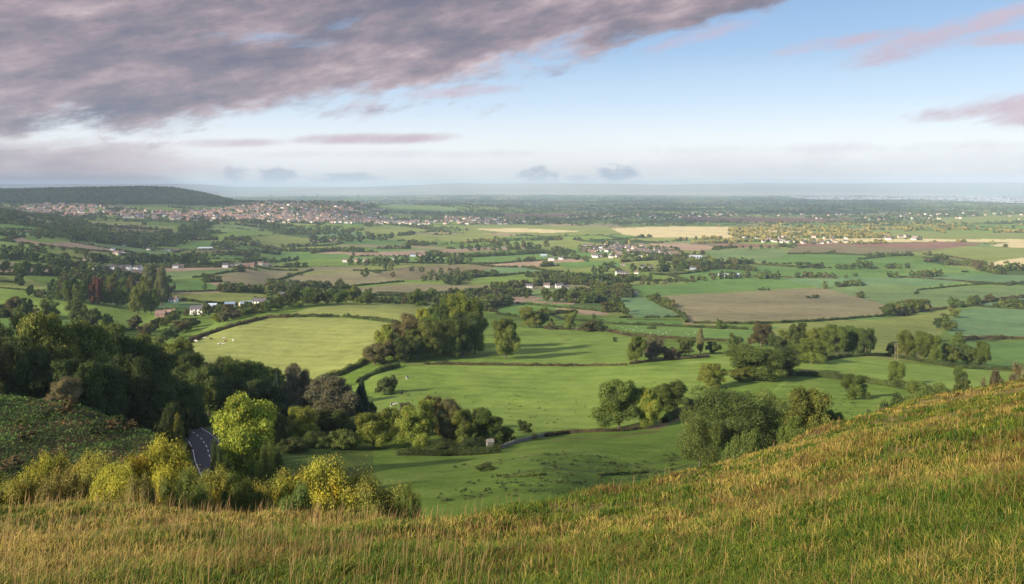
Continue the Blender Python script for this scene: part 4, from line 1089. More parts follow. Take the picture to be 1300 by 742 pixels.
# --- the belts that fade up the left side towards the town
ROW(-10, 300, 70, 303, 9, 9, 10, 'dgdodgrgd', "in the upper left belt")
ROW(20, 312, 130, 326, 8, 7, 8, 'dgdodgrg', "in the hedge across the left meadows")
ROW(80, 302, 200, 318, 14, 11, 11, 'dgdogdgdrdgodg', "in the wooded dip left of the valley farm")
ROW(100, 292, 235, 310, 16, 10, 11, 'dgdgdogddgdrodgd', "in the upper wooded dip")
ROW(170, 312, 245, 306, 10, 11, 12, 'dgdgodgdgd', "above the valley farm")
ROW(225, 300, 262, 296, 5, 10, 9, 'dgdgd', "around the tall far clump")
ROW(268, 316, 330, 312, 8, 9, 9, 'dgdgodtg', "right of the long sheds")
ROW(330, 322, 460, 318, 14, 6, 9, 'dgdodgdgdrdgod', "in the hedge belt above middle green fields")
ROW(395, 308, 460, 306, 8, 10, 10, 'dgodgdgd', "in the dark cluster right of the pale field")
ROW(345, 294, 470, 300, 12, 8, 9, 'dgdgdogddgdr', "in the belt under the town")
ROW(470, 306, 500, 304, 4, 8, 9, 'dgdd', "left of the far pale yellow field")
ROW(580, 318, 700, 315, 12, 9, 10, 'dgdogdgdrdgo', "in the middle distance belt")
ROW(-10, 318, 60, 322, 8, 9, 10, 'dgdodgrg', "along the steep left meadow")
ROW(60, 336, 112, 340, 6, 11, 11, 'dogdrg', "beneath the lone meadow tree")
ROW(30, 288, 110, 290, 10, 7, 9, 'dgdodgrgdg', "below the dark left shoulder")
ROW(240, 326, 330, 326, 10, 8, 9, 'dgdgodgrdg', "between long white shed and second house row")
ROW(230, 280, 330, 284, 10, 6, 8, 'dgdgodgrdg', "under the lower hillside town")
ROW(700, 326, 745, 330, 6, 8, 9, 'dgdodg', "left of the clustered village")
ROW(790, 328, 870, 332, 10, 9, 10, 'ogdydogdro', "directly below the clustered village")
ROW(950, 318, 1010, 314, 6, 5, 7, 'dgdodg', "left of the lone far tree")
ROW(520, 346, 620, 350, 9, 7, 9, 'dogdrgodg', "through the brown middle fields")
FAR_ROWS = len(TREES)

# ------------------------------------------------------------------ split: things and one far mass
TREES.sort(key=lambda t: -t['size'])
things = TREES[:296]; rest = TREES[296:]
for t in things:
    kw = dict(t['kw']); kw.pop('pale', None)
    place(t['k'], t['x'], t['y'], t['h'], t['w'], t['label'], px=t['hpx'], cat=kw.get('cat') or ('bush' if KIND[t['k']][2] == 'bush' else 'tree'), group=kw.get('group'), pale=t['kw'].get('pale', False))
print("trees", len(TREES))

SMALL = [crown(900+q, 170, 0.09, nb=8, core=0.9, style='plain', lo=True) for q in range(5)]
TINY = [crown(950+q, 36, 0.16, nb=4, core=1.1, style='plain', lo=True) for q in range(4)]
def blobs(items, lib, name, label=None):
    """many small crowns as one mesh: items = (x, y, z, w, h, colour)"""
    VV = []; TT = []; CC = []; TI = []; off = 0
    for it in items:
        V, T, ti = lib[random.randrange(len(lib))]
        a = random.uniform(0, 6.28); c, s = math.cos(a), math.sin(a)
        x, y, z, w, h, col = it
        v = np.stack([(V[:, 0]*c-V[:, 1]*s)*w+x, (V[:, 0]*s+V[:, 1]*c)*w+y, V[:, 2]*h+z], 1)
        VV.append(v); TT.append(T+off); off += len(v); TI.append(ti)
        CC.append(np.tile(np.array(col)*random.uniform(0.75, 1.25), (len(v), 1)))
    me = np_mesh(name, np.concatenate(VV), np.concatenate(TT), M['leafv'], np.concatenate(CC), np.concatenate(TI))
    return tag(link(name, me), kind='stuff')

fc = [KIND[k][0] for k in 'gddoogr']
items = [(t['x'], t['y'], float(H(t['x'], t['y'])), t['w'], t['h'], KIND[t['k']][0]) for t in rest]
# hedgerow trees and hedges along every field boundary of the vale
g = np.random.default_rng(42)
n = 1500000
Dd = np.exp(g.uniform(math.log(900), math.log(19000), n)); uu = g.uniform(-0.68, 0.68, n)
X = uu*Dd; Y = Dd
idd, ed = voro(X, Y)
INF = np.zeros(n, bool)
for c, arv, P in WPOLY:
    INF |= inside(X, Y, P)
py_ = HZ-F*H(X, Y)/Y; px_ = 650+F*uu
okh = (ed < 2.0) & ~INF
hi = np.nonzero(okh & (Dd < 3600))[0]
hi = hi[g.random(len(hi)) < np.clip(1700/Dd[hi], 0, 1)**0.3][:16000]
z = H(X[hi], Y[hi])
hedge_items = [(X[i], Y[i], z[k], g.uniform(5, 12), g.uniform(2.2, 5.0), fc[g.integers(0, 7)]) for k, i in enumerate(hi)]
ti_ = np.nonzero((ed < 7) & ~INF & (Dd < 9000) & (vnoise(X, Y, 160, 77) > 0.42))[0]
ti_ = ti_[g.random(len(ti_)) < 0.24][:13000]
z = H(X[ti_], Y[ti_])
def tcol(i):
    if 2600 < Dd[i] < 4200 and px_[i] > 560 and g.random() < (0.75 if px_[i] > 880 else 0.3):
        return (0.38, 0.31, 0.085) if g.random() < 0.6 else (0.25, 0.25, 0.075)  # autumn gold, raised further to paint in the strip's sunlight
    return fc[g.integers(0, 7)]
items += [(X[i], Y[i], z[k], g.uniform(8, 17), g.uniform(6, 14), tcol(i)) for k, i in enumerate(ti_)]
# the golden wood lying in the sunlit band
gp = np.nonzero((Dd > 3000) & (Dd < 3750) & (px_ > 925) & (px_ < 1130) & (vnoise(X, Y, 110, 13) > 0.42))[0][:900]
z = H(X[gp], Y[gp])
items += [(X[i], Y[i], z[k], g.uniform(10, 20), g.uniform(7, 13), tcol(i)) for k, i in enumerate(gp)]
# copses
cop = fbm(X, Y, 420, 71, 3)
ci = np.nonzero((cop > 0.50) & (Dd > 4200) & ~INF & (px_ > 300))[0]
ci = ci[g.random(len(ci)) < np.clip(0.09*(Dd[ci]/6000), 0, 0.3)][:6000]
z = H(X[ci], Y[ci])
far_items = [(X[i], Y[i], z[k], g.uniform(18, 40)*max(1, Dd[i]/9000), g.uniform(9, 17), fc[g.integers(0, 5)]) for k, i in enumerate(ci)]
# wooded ridge beyond the town at left
rp = np.nonzero((Dd > 4350) & (Dd < 6000) & (px_ < 295) & (py_ < 259.5))[0]
rp = rp[:7000]
z = H(X[rp], Y[rp])
ridge_items = [(X[i], Y[i], z[k]-2, g.uniform(18, 34), g.uniform(12, 20), fc[g.integers(0, 6)]) for k, i in enumerate(rp)]
# dense dark woods on the near left shoulder and dips
wp = []
for poly, cnt in (([(-20,262),(0,261),(22,268),(34,277),(10,282),(-20,284)], 160), ([(40,296),(100,292),(200,305),(230,300),(222,316),(160,313),(90,306)], 260), ([(228,293),(262,284),(266,300),(240,306)], 60), ([(330,294),(420,290),(470,293),(400,300)], 60), ([(200,321),(260,324),(200,330),(130,330),(120,324)], 0)):
    P = np.array(poly, float)
    k = 0
    while k < cnt:
        a = random.uniform(P[:, 0].min(), P[:, 0].max()); b = random.uniform(P[:, 1].min(), P[:, 1].max())
        if inside(np.array([a]), np.array([b]), P)[0]:
            p = at(a, b, 900); wp.append((p[0], p[1], p[2], random.uniform(14, 24), random.uniform(9, 15), fc[random.randrange(6)])); k += 1
items += wp
o = blobs(items, SMALL, "distant_trees"); o['label'] = "hedgerow trees and copses scattered over the far vale"
blobs(hedge_items, TINY, "distant_hedges")
blobs(far_items, TINY, "distant_woods")
blobs(ridge_items, TINY, "wooded_ridge")

# ------------------------------------------------------------------ hedges of the near and middle fields (one object each)
def hedge(pts, w, h, kind, label, dens=1.0, dmin=75, name='hedge', bank=None):
    P = np.array([at(a, b, dmin) for a, b in densify(pts, 5.0, False)])
    seg = np.hypot(*(P[1:, :2]-P[:-1, :2]).T); s = np.concatenate([[0], np.cumsum(seg)])
    L = s[-1]; D = P[:, 1].mean()
    g = np.random.default_rng(int(abs(pts[0][0]*7+pts[0][1])))
    leaf = max(0.12, D/F*0.85)
    n = int(min(9000, max(150, L*(h+w)*1.6/(leaf*leaf)*0.8*dens)))
    q = g.uniform(0, L, n)
    hh = h*(0.55+0.85*vnoise(q, q*0+pts[0][0], max(4.0, h*2.0), 5)); ww = w*(0.8+0.4*vnoise(q, q*0+9, 5.0, 6))
    a = g.uniform(-0.35, math.pi+0.35, n)
    cx = np.interp(q, s, P[:, 0]); cy = np.interp(q, s, P[:, 1])
    tx = np.interp(q, s, np.gradient(P[:, 0], s+np.arange(len(s))*1e-6)); ty = np.interp(q, s, np.gradient(P[:, 1], s+np.arange(len(s))*1e-6))
    l = np.hypot(tx, ty)+1e-9; nx, ny = -ty/l, tx/l
    off = np.cos(a)*ww*0.5*g.uniform(0.75, 1.08, n); up = hh*(0.25+0.75*np.abs(np.sin(a)))*g.uniform(0.6, 1.05, n)
    x = cx+nx*off; y = cy+ny*off
    V0 = np.stack([x, y, H(x, y)+up], 1)
    Nn = np.stack([nx*np.cos(a), ny*np.cos(a), np.sin(a)], 1)
    V, T = leaves(V0, Nn, leaf, g)
    ti = np.repeat(np.clip(0.2+0.6*vnoise(q, q*0, 7, 8)+g.normal(0, .12, n), 0, 1), 4)
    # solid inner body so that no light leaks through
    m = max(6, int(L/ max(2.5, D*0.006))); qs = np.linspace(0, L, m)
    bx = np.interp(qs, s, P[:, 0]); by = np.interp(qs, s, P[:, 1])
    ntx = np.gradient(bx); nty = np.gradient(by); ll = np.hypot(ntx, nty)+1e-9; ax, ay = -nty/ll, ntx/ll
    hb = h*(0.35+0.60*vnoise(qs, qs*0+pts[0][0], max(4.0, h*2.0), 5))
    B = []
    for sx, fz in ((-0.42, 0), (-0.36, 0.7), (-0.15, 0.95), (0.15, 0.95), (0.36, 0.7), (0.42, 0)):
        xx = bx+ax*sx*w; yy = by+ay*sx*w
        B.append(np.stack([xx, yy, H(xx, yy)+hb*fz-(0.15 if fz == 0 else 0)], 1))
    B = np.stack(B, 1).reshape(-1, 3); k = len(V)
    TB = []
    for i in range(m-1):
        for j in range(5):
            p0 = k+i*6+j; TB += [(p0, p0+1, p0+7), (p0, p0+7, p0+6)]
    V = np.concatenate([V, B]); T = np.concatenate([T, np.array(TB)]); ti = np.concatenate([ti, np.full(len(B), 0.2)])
    c0 = P[len(P)//2].copy()
    me = np_mesh(name, V-c0, T, M['leaf'], tint=ti)
    o = link(name, me, None, tuple(c0)); c = KIND[kind][0]; o.color = (*c, 1)
    return tag(o, label, 'hedge', 'field hedges')
HEDGES = [
 ([(200,455),(228,440),(262,426),(300,414),(335,405),(368,403)], 3.2, 2.6, 'U', "brown hedge curving up the left side of the cow hill pasture"),
 ([(368,403),(400,402.5),(431,403)], 3.2, 2.4, 'D', "clipped dark hedge between the two hill pastures, left of the gate gap"),
 ([(436,403),(460,405),(485,408.5),(508,412)], 3.2, 2.4, 'D', "clipped dark hedge between two hill pastures, right of the gate gap"),
 ([(400,486),(430,478),(455,466),(478,452),(490,440)], 3.0, 3.0, 'B', "green hedge closing the hill pasture's right side"),
 ([(456,486),(466,479),(480,474),(505,466)], 3.5, 2.6, 'D', "thick hedge at the lying cows' field, upper left"),
 ([(540,463),(600,464),(660,464.5),(720,465.5),(796,464)], 1.8, 1.3, 'U', "long low brown hedge across the top of the green cow field"),
 ([(694,555),(720,551),(750,549),(790,548),(815,545)], 1.4, 1.1, 'U', "low reddish hedge under the two oaks"),
 ([(845,537),(862,528),(880,520),(905,508)], 2.4, 2.0, 'D', "dark hedge climbing right from the second oak"),
 ([(800,463),(830,459),(860,457),(900,454)], 1.8, 1.5, 'U', "brown hedge below the half bare tree"),
 ([(1000,477),(1040,479),(1080,484),(1120,489),(1165,497),(1232,503)], 3.2, 2.6, 'D', "dark sagging hedge above the lone oak's pasture"),
 ([(1046,459),(1070,454),(1100,452),(1130,453),(1170,460),(1210,467),(1262,470),(1320,474)], 2.4, 2.0, 'D', "hedge in front of the corner copse"),
 ([(1215,433),(1250,431),(1315,431)], 3.0, 3.4, 'U', "rust coloured hedge between the two right green fields"),
 ([(880,411),(960,412),(1040,408),(1120,402),(1146,394)], 3.0, 2.4, 'D', "straight hedge on the lower side of big stubble field"),
 ([(822,378),(832,384),(845,391),(858,396),(868,402),(872,410)], 4.0, 3.6, 'D', "ragged hedge down the stubble field's left side"),
 ([(655,386),(690,389),(720,392),(757,395)], 3.0, 2.6, 'D', "hedge above the pale earth strip"),
 ([(630,399),(660,404),(700,408)], 3.2, 2.8, 'D', "dark hedge under the bright green triangle field"),
 ([(735,408),(770,412),(830,414),(900,417),(950,419)], 3.0, 2.4, 'D', "upper hedge of the sheep field"),
 ([(690,418),(730,419),(770,421),(800,427),(870,432),(940,434)], 3.0, 2.2, 'U', "lower hedge of the sheep field"),
 ([(786,404),(803,404)], 3.0, 2.4, 'D', "short hedge piece nearest the power pole"),
 ([(818,404),(838,404)], 3.0, 2.4, 'D', "short hedge piece in the middle of a gappy line"),
 ([(843,403.5),(865,403)], 3.0, 2.4, 'D', "short hedge piece at the gappy line's right end"),
 ([(822,418),(833,418)], 4.0, 2.4, 'D', "isolated hedge stub among the sheep"),
 ([(352,357),(375,349),(397,343.5)], 5.0, 3.0, 'D', "hedge slanting between the two stubble fields"),
 ([(358,358),(375,362),(396,367)], 4.5, 3.0, 'D', "thin hedge slanting down through the stubble"),
 ([(398,368),(440,364.5),(480,361),(512,358)], 4.5, 3.0, 'D', "hedge below the middle stubble field"),
 ([(205,372),(250,371),(300,369),(345,368)], 4.0, 2.6, 'D', "hedge under the small green field and stubble"),
 ([(232,382),(265,386),(300,388)], 5.0, 3.4, 'D', "hedge above the white cottage"),
 ([(245,353),(262,351),(290,346),(310,344)], 4.0, 2.6, 'D', "hedge on the stubble's upper edge"),
 ([(478,373),(520,374),(560,372),(600,373)], 5.0, 3.0, 'D', "hedge behind the ridge top grove"),
 ([(1000,323),(1060,323),(1100,325),(1120,327),(1090,330)], 7.0, 4.0, 'D', "far hooked hedge above the right clumps"),
 ([(1172,323),(1195,325),(1225,330),(1245,334)], 7.0, 4.0, 'U', "far brown hedge beside the yellow fields, upper"),
 ([(1172,328),(1200,333),(1230,338),(1268,346)], 7.0, 4.0, 'U', "far brown hedge beside the yellow fields, lower"),
 ([(1165,369),(1195,366),(1225,363),(1262,361)], 5.0, 2.6, 'D', "thin hedge crossing the pale right pasture"),
 ([(1140,352),(1200,356),(1262,361)], 5.0, 2.6, 'U', "thin hedge above the pale right pasture"),
 ([(1232,389),(1270,392),(1320,394)], 4.0, 2.6, 'D', "dark straight hedge over the large teal field"),
 ([(1232,386),(1255,384),(1280,380),(1320,376)], 6.0, 4.0, 'U', "bushy brown hedge rising to the right"),
 ([(1135,401),(1165,397),(1190,394),(1212,391)], 4.5, 3.2, 'U', "hedge between bluish tree and hedge junction"),
 ([(900,349),(960,351),(1010,353),(1062,354)], 5.0, 2.6, 'U', "hedge above the bright green field, right half"),
 ([(940,335),(1000,339),(1055,341)], 6.0, 3.4, 'U', "reddish hedge over two green strips"),
 ([(0,366),(40,370),(70,376)], 3.0, 1.6, 'D', "low hedge on the left pasture's upper edge"),
 ([(0,358.5),(20,359)], 4.0, 3.0, 'D', "bushes on the small left field's border"),
 ([(62,324),(85,327),(110,331)], 5.0, 3.0, 'D', "hedge slanting across the left meadow, lower"),
 ([(95,316),(120,319),(140,320.5)], 5.0, 3.0, 'D', "hedge slanting across the left meadow, upper"),
 ([(120,414),(150,420),(178,419)], 3.0, 2.0, 'D', "hedge at the foot of the left pasture"),
 ([(0,403),(40,401),(62,399)], 3.5, 3.0, 'D', "hedge between the left copse and pasture"),
 ([(505,578),(560,579),(600,578),(636,575)], 3.0, 1.8, 'D', "dark bramble line at the foot of the thicket"),
 ([(640,607),(660,606),(690,604)], 0.9, 0.35, 'B', "faint line of scrub across the lower green slope"),
 ([(760,604),(790,602),(820,600)], 0.9, 0.4, 'B', "short strip of scrub on the lower green slope"),
]
for pts, w, h, k, lb in HEDGES:
    hedge(pts, w, h, k, lb)

# ------------------------------------------------------------------ box-built things
def boxes(lst):
    """boxes given as (cx, cy, cz, sx, sy, sz) -> V, quads as tris"""
    V = []; T = []
    for cx, cy, cz_, sx, sy, sz in lst:
        k = len(V)
        for dz in (-.5, .5):
            for dx, dy in ((-.5, -.5), (.5, -.5), (.5, .5), (-.5, .5)):
                V.append((cx+dx*sx, cy+dy*sy, cz_+dz*sz))
        for q in ((0,3,2,1),(4,5,6,7),(0,1,5,4),(1,2,6,5),(2,3,7,6),(3,0,4,7)):
            T += [(k+q[0], k+q[1], k+q[2]), (k+q[0], k+q[2], k+q[3])]
    return np.array(V, float), np.array(T)
def gable_wall(w, d, h, rh):
    V = [(-w/2,-d/2,-1.5),(w/2,-d/2,-1.5),(w/2,d/2,-1.5),(-w/2,d/2,-1.5),(-w/2,-d/2,h),(w/2,-d/2,h),(w/2,d/2,h),(-w/2,d/2,h),(-w/2,0,h+rh),(w/2,0,h+rh)]
    T = [(0,1,5),(0,5,4),(2,3,7),(2,7,6),(1,2,6),(1,6,5),(5,6,9),(3,0,4),(3,4,7),(7,4,8),(4,5,9),(4,9,8),(6,7,8),(6,8,9)]
    return np.array(V, float), np.array(T)
def gable_roof(w, d, h, rh, t=0.18, o=0.35):
    s = rh/(d/2); e = d/2+o
    V = []
    for x in (-w/2-o, w/2+o):
        V += [(x, -e, h-s*o+0.03), (x, 0, h+rh+0.03), (x, e, h-s*o+0.03), (x, -e, h-s*o+t+0.03), (x, 0, h+rh+t+0.03), (x, e, h-s*o+t+0.03)]
    Q = [(0,6,7,1),(1,7,8,2),(3,4,10,9),(4,5,11,10),(0,3,9,6),(2,8,11,5),(0,1,4,3),(1,2,5,4),(6,9,10,7),(7,10,11,8)]
    T = []
    for q in Q: T += [(q[0], q[1], q[2]), (q[0], q[2], q[3])]
    return np.array(V, float), np.array(T)
HM = {}
def house_meshes(key):
    if key in HM: return HM[key]
    w, d, h, rh, wm, rm = key
    r = dict(wall=np_mesh("wall", *gable_wall(w, d, h, rh), M[wm]), roof=np_mesh("roof", *gable_roof(w, d, h, rh), M[rm]),
             chimney=np_mesh("chimney", *boxes([(w/2-0.6, 0, h+rh+0.45, 0.9, 0.7, 1.5), (w/2-0.6, 0, h+rh+1.24, 1.0, 0.8, 0.12)]), M['brick']),
             window=np_mesh("window", *boxes([(0, 0, 0, 1.15, 0.08, 1.2)]), M['glass']), sill=np_mesh("sill", *boxes([(0, -0.04, -0.66, 1.35, 0.16, 0.1)]), M['stone']),
             door=np_mesh("door", *boxes([(0, 0, 1.0, 0.95, 0.08, 2.05)]), M['wood']))
    HM[key] = r
    return r
def house(p, rz, w, d, h, rh, wm, rm, label, detail=True, group=None, cat='house', name='house'):
    m = house_meshes((w, d, h, rh, wm, rm))
    root = empty(name, tuple(p), rz); tag(root, label, cat, group)
    link("wall", m['wall'], root)
    rf = link("roof", m['roof'], root)
    if not detail: return root
    link("chimney", m['chimney'], rf)
    n = max(2, int(w/3.2)); fl = 2 if h > 4.2 else 1
    for side in (-1, 1):
        for f in range(fl):
            for i in range(n):
                x = -w/2+w*(i+0.5)/n
                if f == 0 and i == n//2:
                    dr = link("door", m['door'], root, (x, side*(d/2+0.02), 0)); continue
                wi = link("window", m['window'], root, (x, side*(d/2+0.02), 1.5+f*2.6))
                if side > 0: wi.rotation_euler = (0, 0, math.pi)
                link("sill", m['sill'], wi)
    return root
def H1(px, py, w, wm, rm, label, rz=None, d=7.5, h=5.0, rh=2.8, **kw):
    p = at(px, py, 300)
    house(p, random.uniform(-.35, .35) if rz is None else rz, w, d, h, rh, wm, rm, label, **kw)
for a in [
 (250,399,11,'render','slate',"white rendered cottage with dark roof below the farm"), (220,384,9,'render','tile',"small white gabled house at the left field corner"),
 (205,383,10,'stone','tile',"brown roofed cottage just left of the small white gable"), (330,389,13,'render','slate',"tall white farmhouse behind the hill pasture"),
 (361,379,13,'stone','slate',"grey farmhouse at the foot of ridge trees"), (356,383,9,'stone','tile',"low outhouse beside the grey farmhouse"),
 (204,403,8,'brick','tile',"reddish cottage among the autumn garden trees"), (217,402,9,'stone','tile',"pinkish cottage among the autumn garden trees"),
 (120,343,8,'render','slate',"small white house, leftmost of the white row"), (128,343.5,9,'stone','slate',"low pale house, second in the white row"), (142,343,13,'render','slate',"white house, third in the white row"),
 (153,343.5,12,'brick','slate',"pink brick house in the white row"), (162,342.5,12,'render','slate',"tall white house, fifth in the white row"), (175,343,15,'render','slate',"wide white house at the white row's right end"),
 (175,366,8,'stone','tile',"gabled pale house hidden in the long wood"), (126,356,7,'render','slate',"white gable peeping above the red tree"),
 (223,341,10,'render','slate',"timbered white house left of second row"), (230,340.5,9,'stone','tile',"stone house beside the timbered white one"),
 (286,340,10,'render','slate',"white house starting the second row"), (295,339.5,9,'render','slate',"small white house, second in the second row"), (303,339.5,12,'render','slate',"larger white house, third in the second row"),
 (312,340,13,'brick','tile',"red brick house, fourth in the second row"), (320,339,11,'brick','tile',"red brick house, fifth in the second row"), (331,337,12,'stone','tile',"pale house, sixth in the second row"), (338,338,9,'render','tile',"last small house of the second row"),
 (439,333,14,'render','tile',"pink and white house with red roof in the meadows"), (453,333,14,'stone','tile',"long brown house right of the pink one"), (465,333,14,'render','tile',"cream house ending the meadow group"),
 (500,330,8,'render','slate',"small bright white house among dark trees"), (524,326,14,'metal','slate',"long pale bungalow right of bright white house"), (533,326,9,'stone','tile',"tan house right of the long bungalow"), (544,328,8,'stone','tile',"tan cottage in the trees left of red roof"),
 (584,326,15,'render','tile',"red roofed white house above the brown field"), (628,371,11,'stone','slate',"stone house in the middle hamlet"), (638,385,9,'stone','slate',"steep gabled house below the middle hamlet"), (646,384,8,'render','slate',"white gable right of the steep gabled house"),
 (672,367,11,'render','slate',"pink house with dark roof, first of three cottages"), (694,366,10,'render','tile',"white cottage, second of three cottages"), (710,366,12,'render','slate',"white cottage, third of three cottages"), (718,367,9,'stone','slate',"stone lean house right of the three cottages"),
 (760,362,12,'stone','slate',"grey house behind the dark round trees"), (786,349,14,'render','slate',"white gabled terrace left part"), (793,350,14,'render','slate',"white gabled terrace middle part"), (797,353,10,'stone','tile',"lower tan end of the white terrace"),
 (816,341,13,'render','slate',"white house with pointed roof above the terrace"), (827,342,10,'render','slate',"low white house right of the pointed one"), (791,338,9,'stone','tile',"small tan house left of the pointed white one"),
 (808,348,9,'render','tile',"half hidden white house right of the terrace"), (880,343,13,'metal','slate',"pale grey roofed house in the right hamlet"), (890,342,13,'render','slate',"white walled house in the right hamlet"), (862,344,9,'stone','tile',"tan house at left of the right hamlet"),
 (110,331.5,9,'stone','tile',"brown roofed barn house by the dark meadow tree"), (148,324,12,'stone','tile',"sunlit tan farmhouse in the wooded dip"), (155,322,9,'render','tile',"cream cottage beside the sunlit farmhouse"), (143,318,8,'render','slate',"pale cottage above the sunlit farmhouse"),
 (189,318,8,'render','slate',"white cottage right in the wooded dip"), (173,309,8,'stone','tile',"stone cottage high in the wooded dip"), (157,313,8,'stone','slate',"grey cottage between trees in the dip"),
 (700,331,14,'render','slate',"pale house by the green far fields"), (712,330,10,'render','slate',"small white house right of that pale one")]:
    big = a[1] > 325
    H1(*a, detail=big, h=5.2 if a[2] > 9 else 3.2, group='houses of the vale')
def shed(px, py, w, d, h, rh, wm, rm, label, rz=0.0):
    p = at(px, py, 300)
    root = empty('barn', tuple(p), rz); tag(root, label, 'barn', 'farm buildings')
    V, T = gable_wall(w, d, h, rh); link("wall", np_mesh("wall", V, T, M[wm]), root)
    link("roof", np_mesh("roof", *gable_roof(w, d, h, rh, 0.15, 0.5), M[rm]), root)
    lst = [(-w/2+w*(i+0.5)/4, -d/2-0.03, h*0.42, w/4*0.62, 0.1, h*0.8) for i in range(4)]
    for q in lst: link("doorway", np_mesh("doorway", *boxes([q]), M['glass']), root)
for a in [(314,390,15,10,4,2.0,'stone','bluemetal',"blue curved roof barn beside the white farmhouse",0.6), (292,389,10,8,3,1.6,'stone','bluemetal',"small blue roofed shed in the farm yard",0.2), (270,391,8,6,3,1.6,'render','metal',"small pale roofed shed left of the farm yard",0.1),
          (767,375,14,12,4,2,'metal','slate',"white walled farm shed, left of the big group",0.3), (776,374,13,14,5,2.4,'bluemetal','slate',"dark blue ended farm shed",0.2), (786,373,16,12,5,2.2,'metal','tile',"wide brown roofed farm shed in the group's middle",0.1),
          (796,374,12,12,4.5,2.4,'metal','metal',"white fronted farm shed",0.15), (803,375,12,12,4.5,2.4,'bluemetal','slate',"bluish farm shed at the right end of the group",0.2),
          (222,319,28,10,3.5,2,'stone','tile',"long brown roofed shed in the left valley",0.1), (261,317,34,12,4,2,'render','metal',"long white shed in the left valley",0.05), (213,319,14,10,4,2,'render','slate',"short shed left of the long brown roof",0.1),
          (925,351,40,12,4,2,'metal','metal',"long low grey shed near the right hamlet",-0.05), (690,326,16,12,4,2,'metal','metal',"pale shed near the far green fields",0.0), (883,328,30,14,5,2,'metal','metal',"cream flat shed right of the large village",0.0)]:
    shed(*a[:9], a[9])
# --- towns: the largest-looking houses are objects, the remainder one mass
TOWN = []
def town(poly, n, phrase, cols, grp):
    P = np.array(poly, float); k = 0
    while k < n:
        a = random.uniform(P[:, 0].min(), P[:, 0].max()); b = random.uniform(P[:, 1].min(), P[:, 1].max())
        if inside(np.array([a]), np.array([b]), P)[0]:
            p = at(a, b, 600)
            TOWN.append((p, phrase, random.choice(cols), grp)); k += 1
town([(20,266),(60,258),(130,262),(142,270),(100,275),(60,273),(25,271)], 190, "in the upper hillside town", ['render','stone','stone','brick'], 'houses of the hillside town')
town([(130,271),(175,267),(240,270),(300,264),(330,274),(290,283),(230,281),(150,277)], 230, "in the lower hillside town", ['render','stone','brick'], 'houses of the lower hillside town')
town([(285,276),(320,272),(400,270),(470,275),(560,282),(540,286),(420,284),(330,283)], 430, "in the sunlit town rows", ['render','render','stone'], 'houses of the sunlit town')
town([(290,266),(330,257),(430,259),(500,268),(470,275),(330,272)], 260, "in the brick suburb", ['brick','brick','stone','render'], 'houses of the brick suburb')
town([(560,276),(640,277),(700,283),(620,286),(560,285)], 110, "at the town's thin end", ['stone','brick','render'], 'houses at the thin end of the town')
town([(738,313),(800,311),(850,317),(862,325),(830,328),(780,323),(740,320)], 105, "in the clustered village", ['stone','stone','render','brick'], 'houses of the clustered village')
town([(752,325),(790,325),(788,328),(752,328)], 10, "in the village lane", ['render','stone'], 'houses in the village lane')
town([(935,303),(1000,300),(1075,302),(1075,309),(1040,312),(1000,309),(940,308)], 50, "in the sunlit far hamlet", ['render','stone'], 'houses of the sunlit hamlet')
town([(1125,302),(1170,301),(1170,305),(1125,305)], 14, "in the far right hamlet", ['render','stone'], 'houses of the far right hamlet')
town([(960,273),(1300,270),(1300,280),(1050,280)], 50, "x", ['render','stone'], 'x')
town([(700,276),(960,270),(900,280),(720,280)], 40, "x", ['render','stone'], 'x')
TOWN.sort(key=lambda t: t[0][1])
tv, tf, tc_, off = [], [], [], 0
wallc = {'render': (0.72, 0.64, 0.54), 'stone': (0.50, 0.38, 0.29), 'brick': (0.36, 0.20, 0.15)}
roofc = [(0.20, 0.12, 0.10), (0.13, 0.12, 0.13), (0.26, 0.16, 0.12)]
nthing = 0
def ordinal(n):
    if n < 20: return ORD[n]
    tens = {2: 'twenty', 3: 'thirty', 4: 'forty', 5: 'fifty', 6: 'sixty'}[(n+1)//10]
    return (tens[:-1]+'ieth') if (n+1) % 10 == 0 else tens+'-'+ORD[(n+1) % 10-1]
TOWNOBJ = {}
TOWNKEYS = [(13, 8.5, 5, 3.2), (16, 8.5, 5, 3.4), (10, 8, 5, 3)]
for p, phrase, wm, grp in TOWN:
    w, d, h, rh = random.choice(TOWNKEYS); rz_ = random.uniform(-.6, .6)
    if nthing < 170 and phrase != 'x':
        nthing += 1
        rm = random.choice(['tile', 'slate'])
        key = (f"small {'white' if wm=='render' else 'pale stone' if wm=='stone' else 'red brick'} house with {'brown' if rm=='tile' else 'dark'} roof", phrase)
        TOWNOBJ.setdefault(key, []).append((p[0]/p[1], house(p, rz_, w, d, h, rh, wm, rm, "x", False, grp)))
        continue
    c, s = math.cos(rz_), math.sin(rz_)
    f = 1.25
    for (V, T), colr in ((gable_wall(w*f, d*f, h*f, rh*f), wallc[wm]), (gable_roof(w*f, d*f, h*f, rh*f), random.choice(roofc))):
        v = np.stack([V[:, 0]*c-V[:, 1]*s+p[0], V[:, 0]*s+V[:, 1]*c+p[1], V[:, 2]+p[2]], 1)
        tv.append(v); tf.append(T+off); off += len(v); tc_.append(np.tile(np.array(colr)*random.uniform(.8, 1.15), (len(v), 1)))
for (a_, b_), lst in TOWNOBJ.items():
    lst.sort(key=lambda q: q[0])
    for i, (_, o) in enumerate(lst):
        o['label'] = f"{ordinal(i)} {a_} from left {b_}"
def vcol_mat():
    m, N = mat("town_walls")
    finish(N, N.n('ShaderNodeAttribute', attribute_name='col').outputs['Color'], 0.85)
    return m
tag(link("distant_town", np_mesh("distant_town", np.concatenate(tv), np.concatenate(tf), vcol_mat(), np.concatenate(tc_))), kind='stuff')
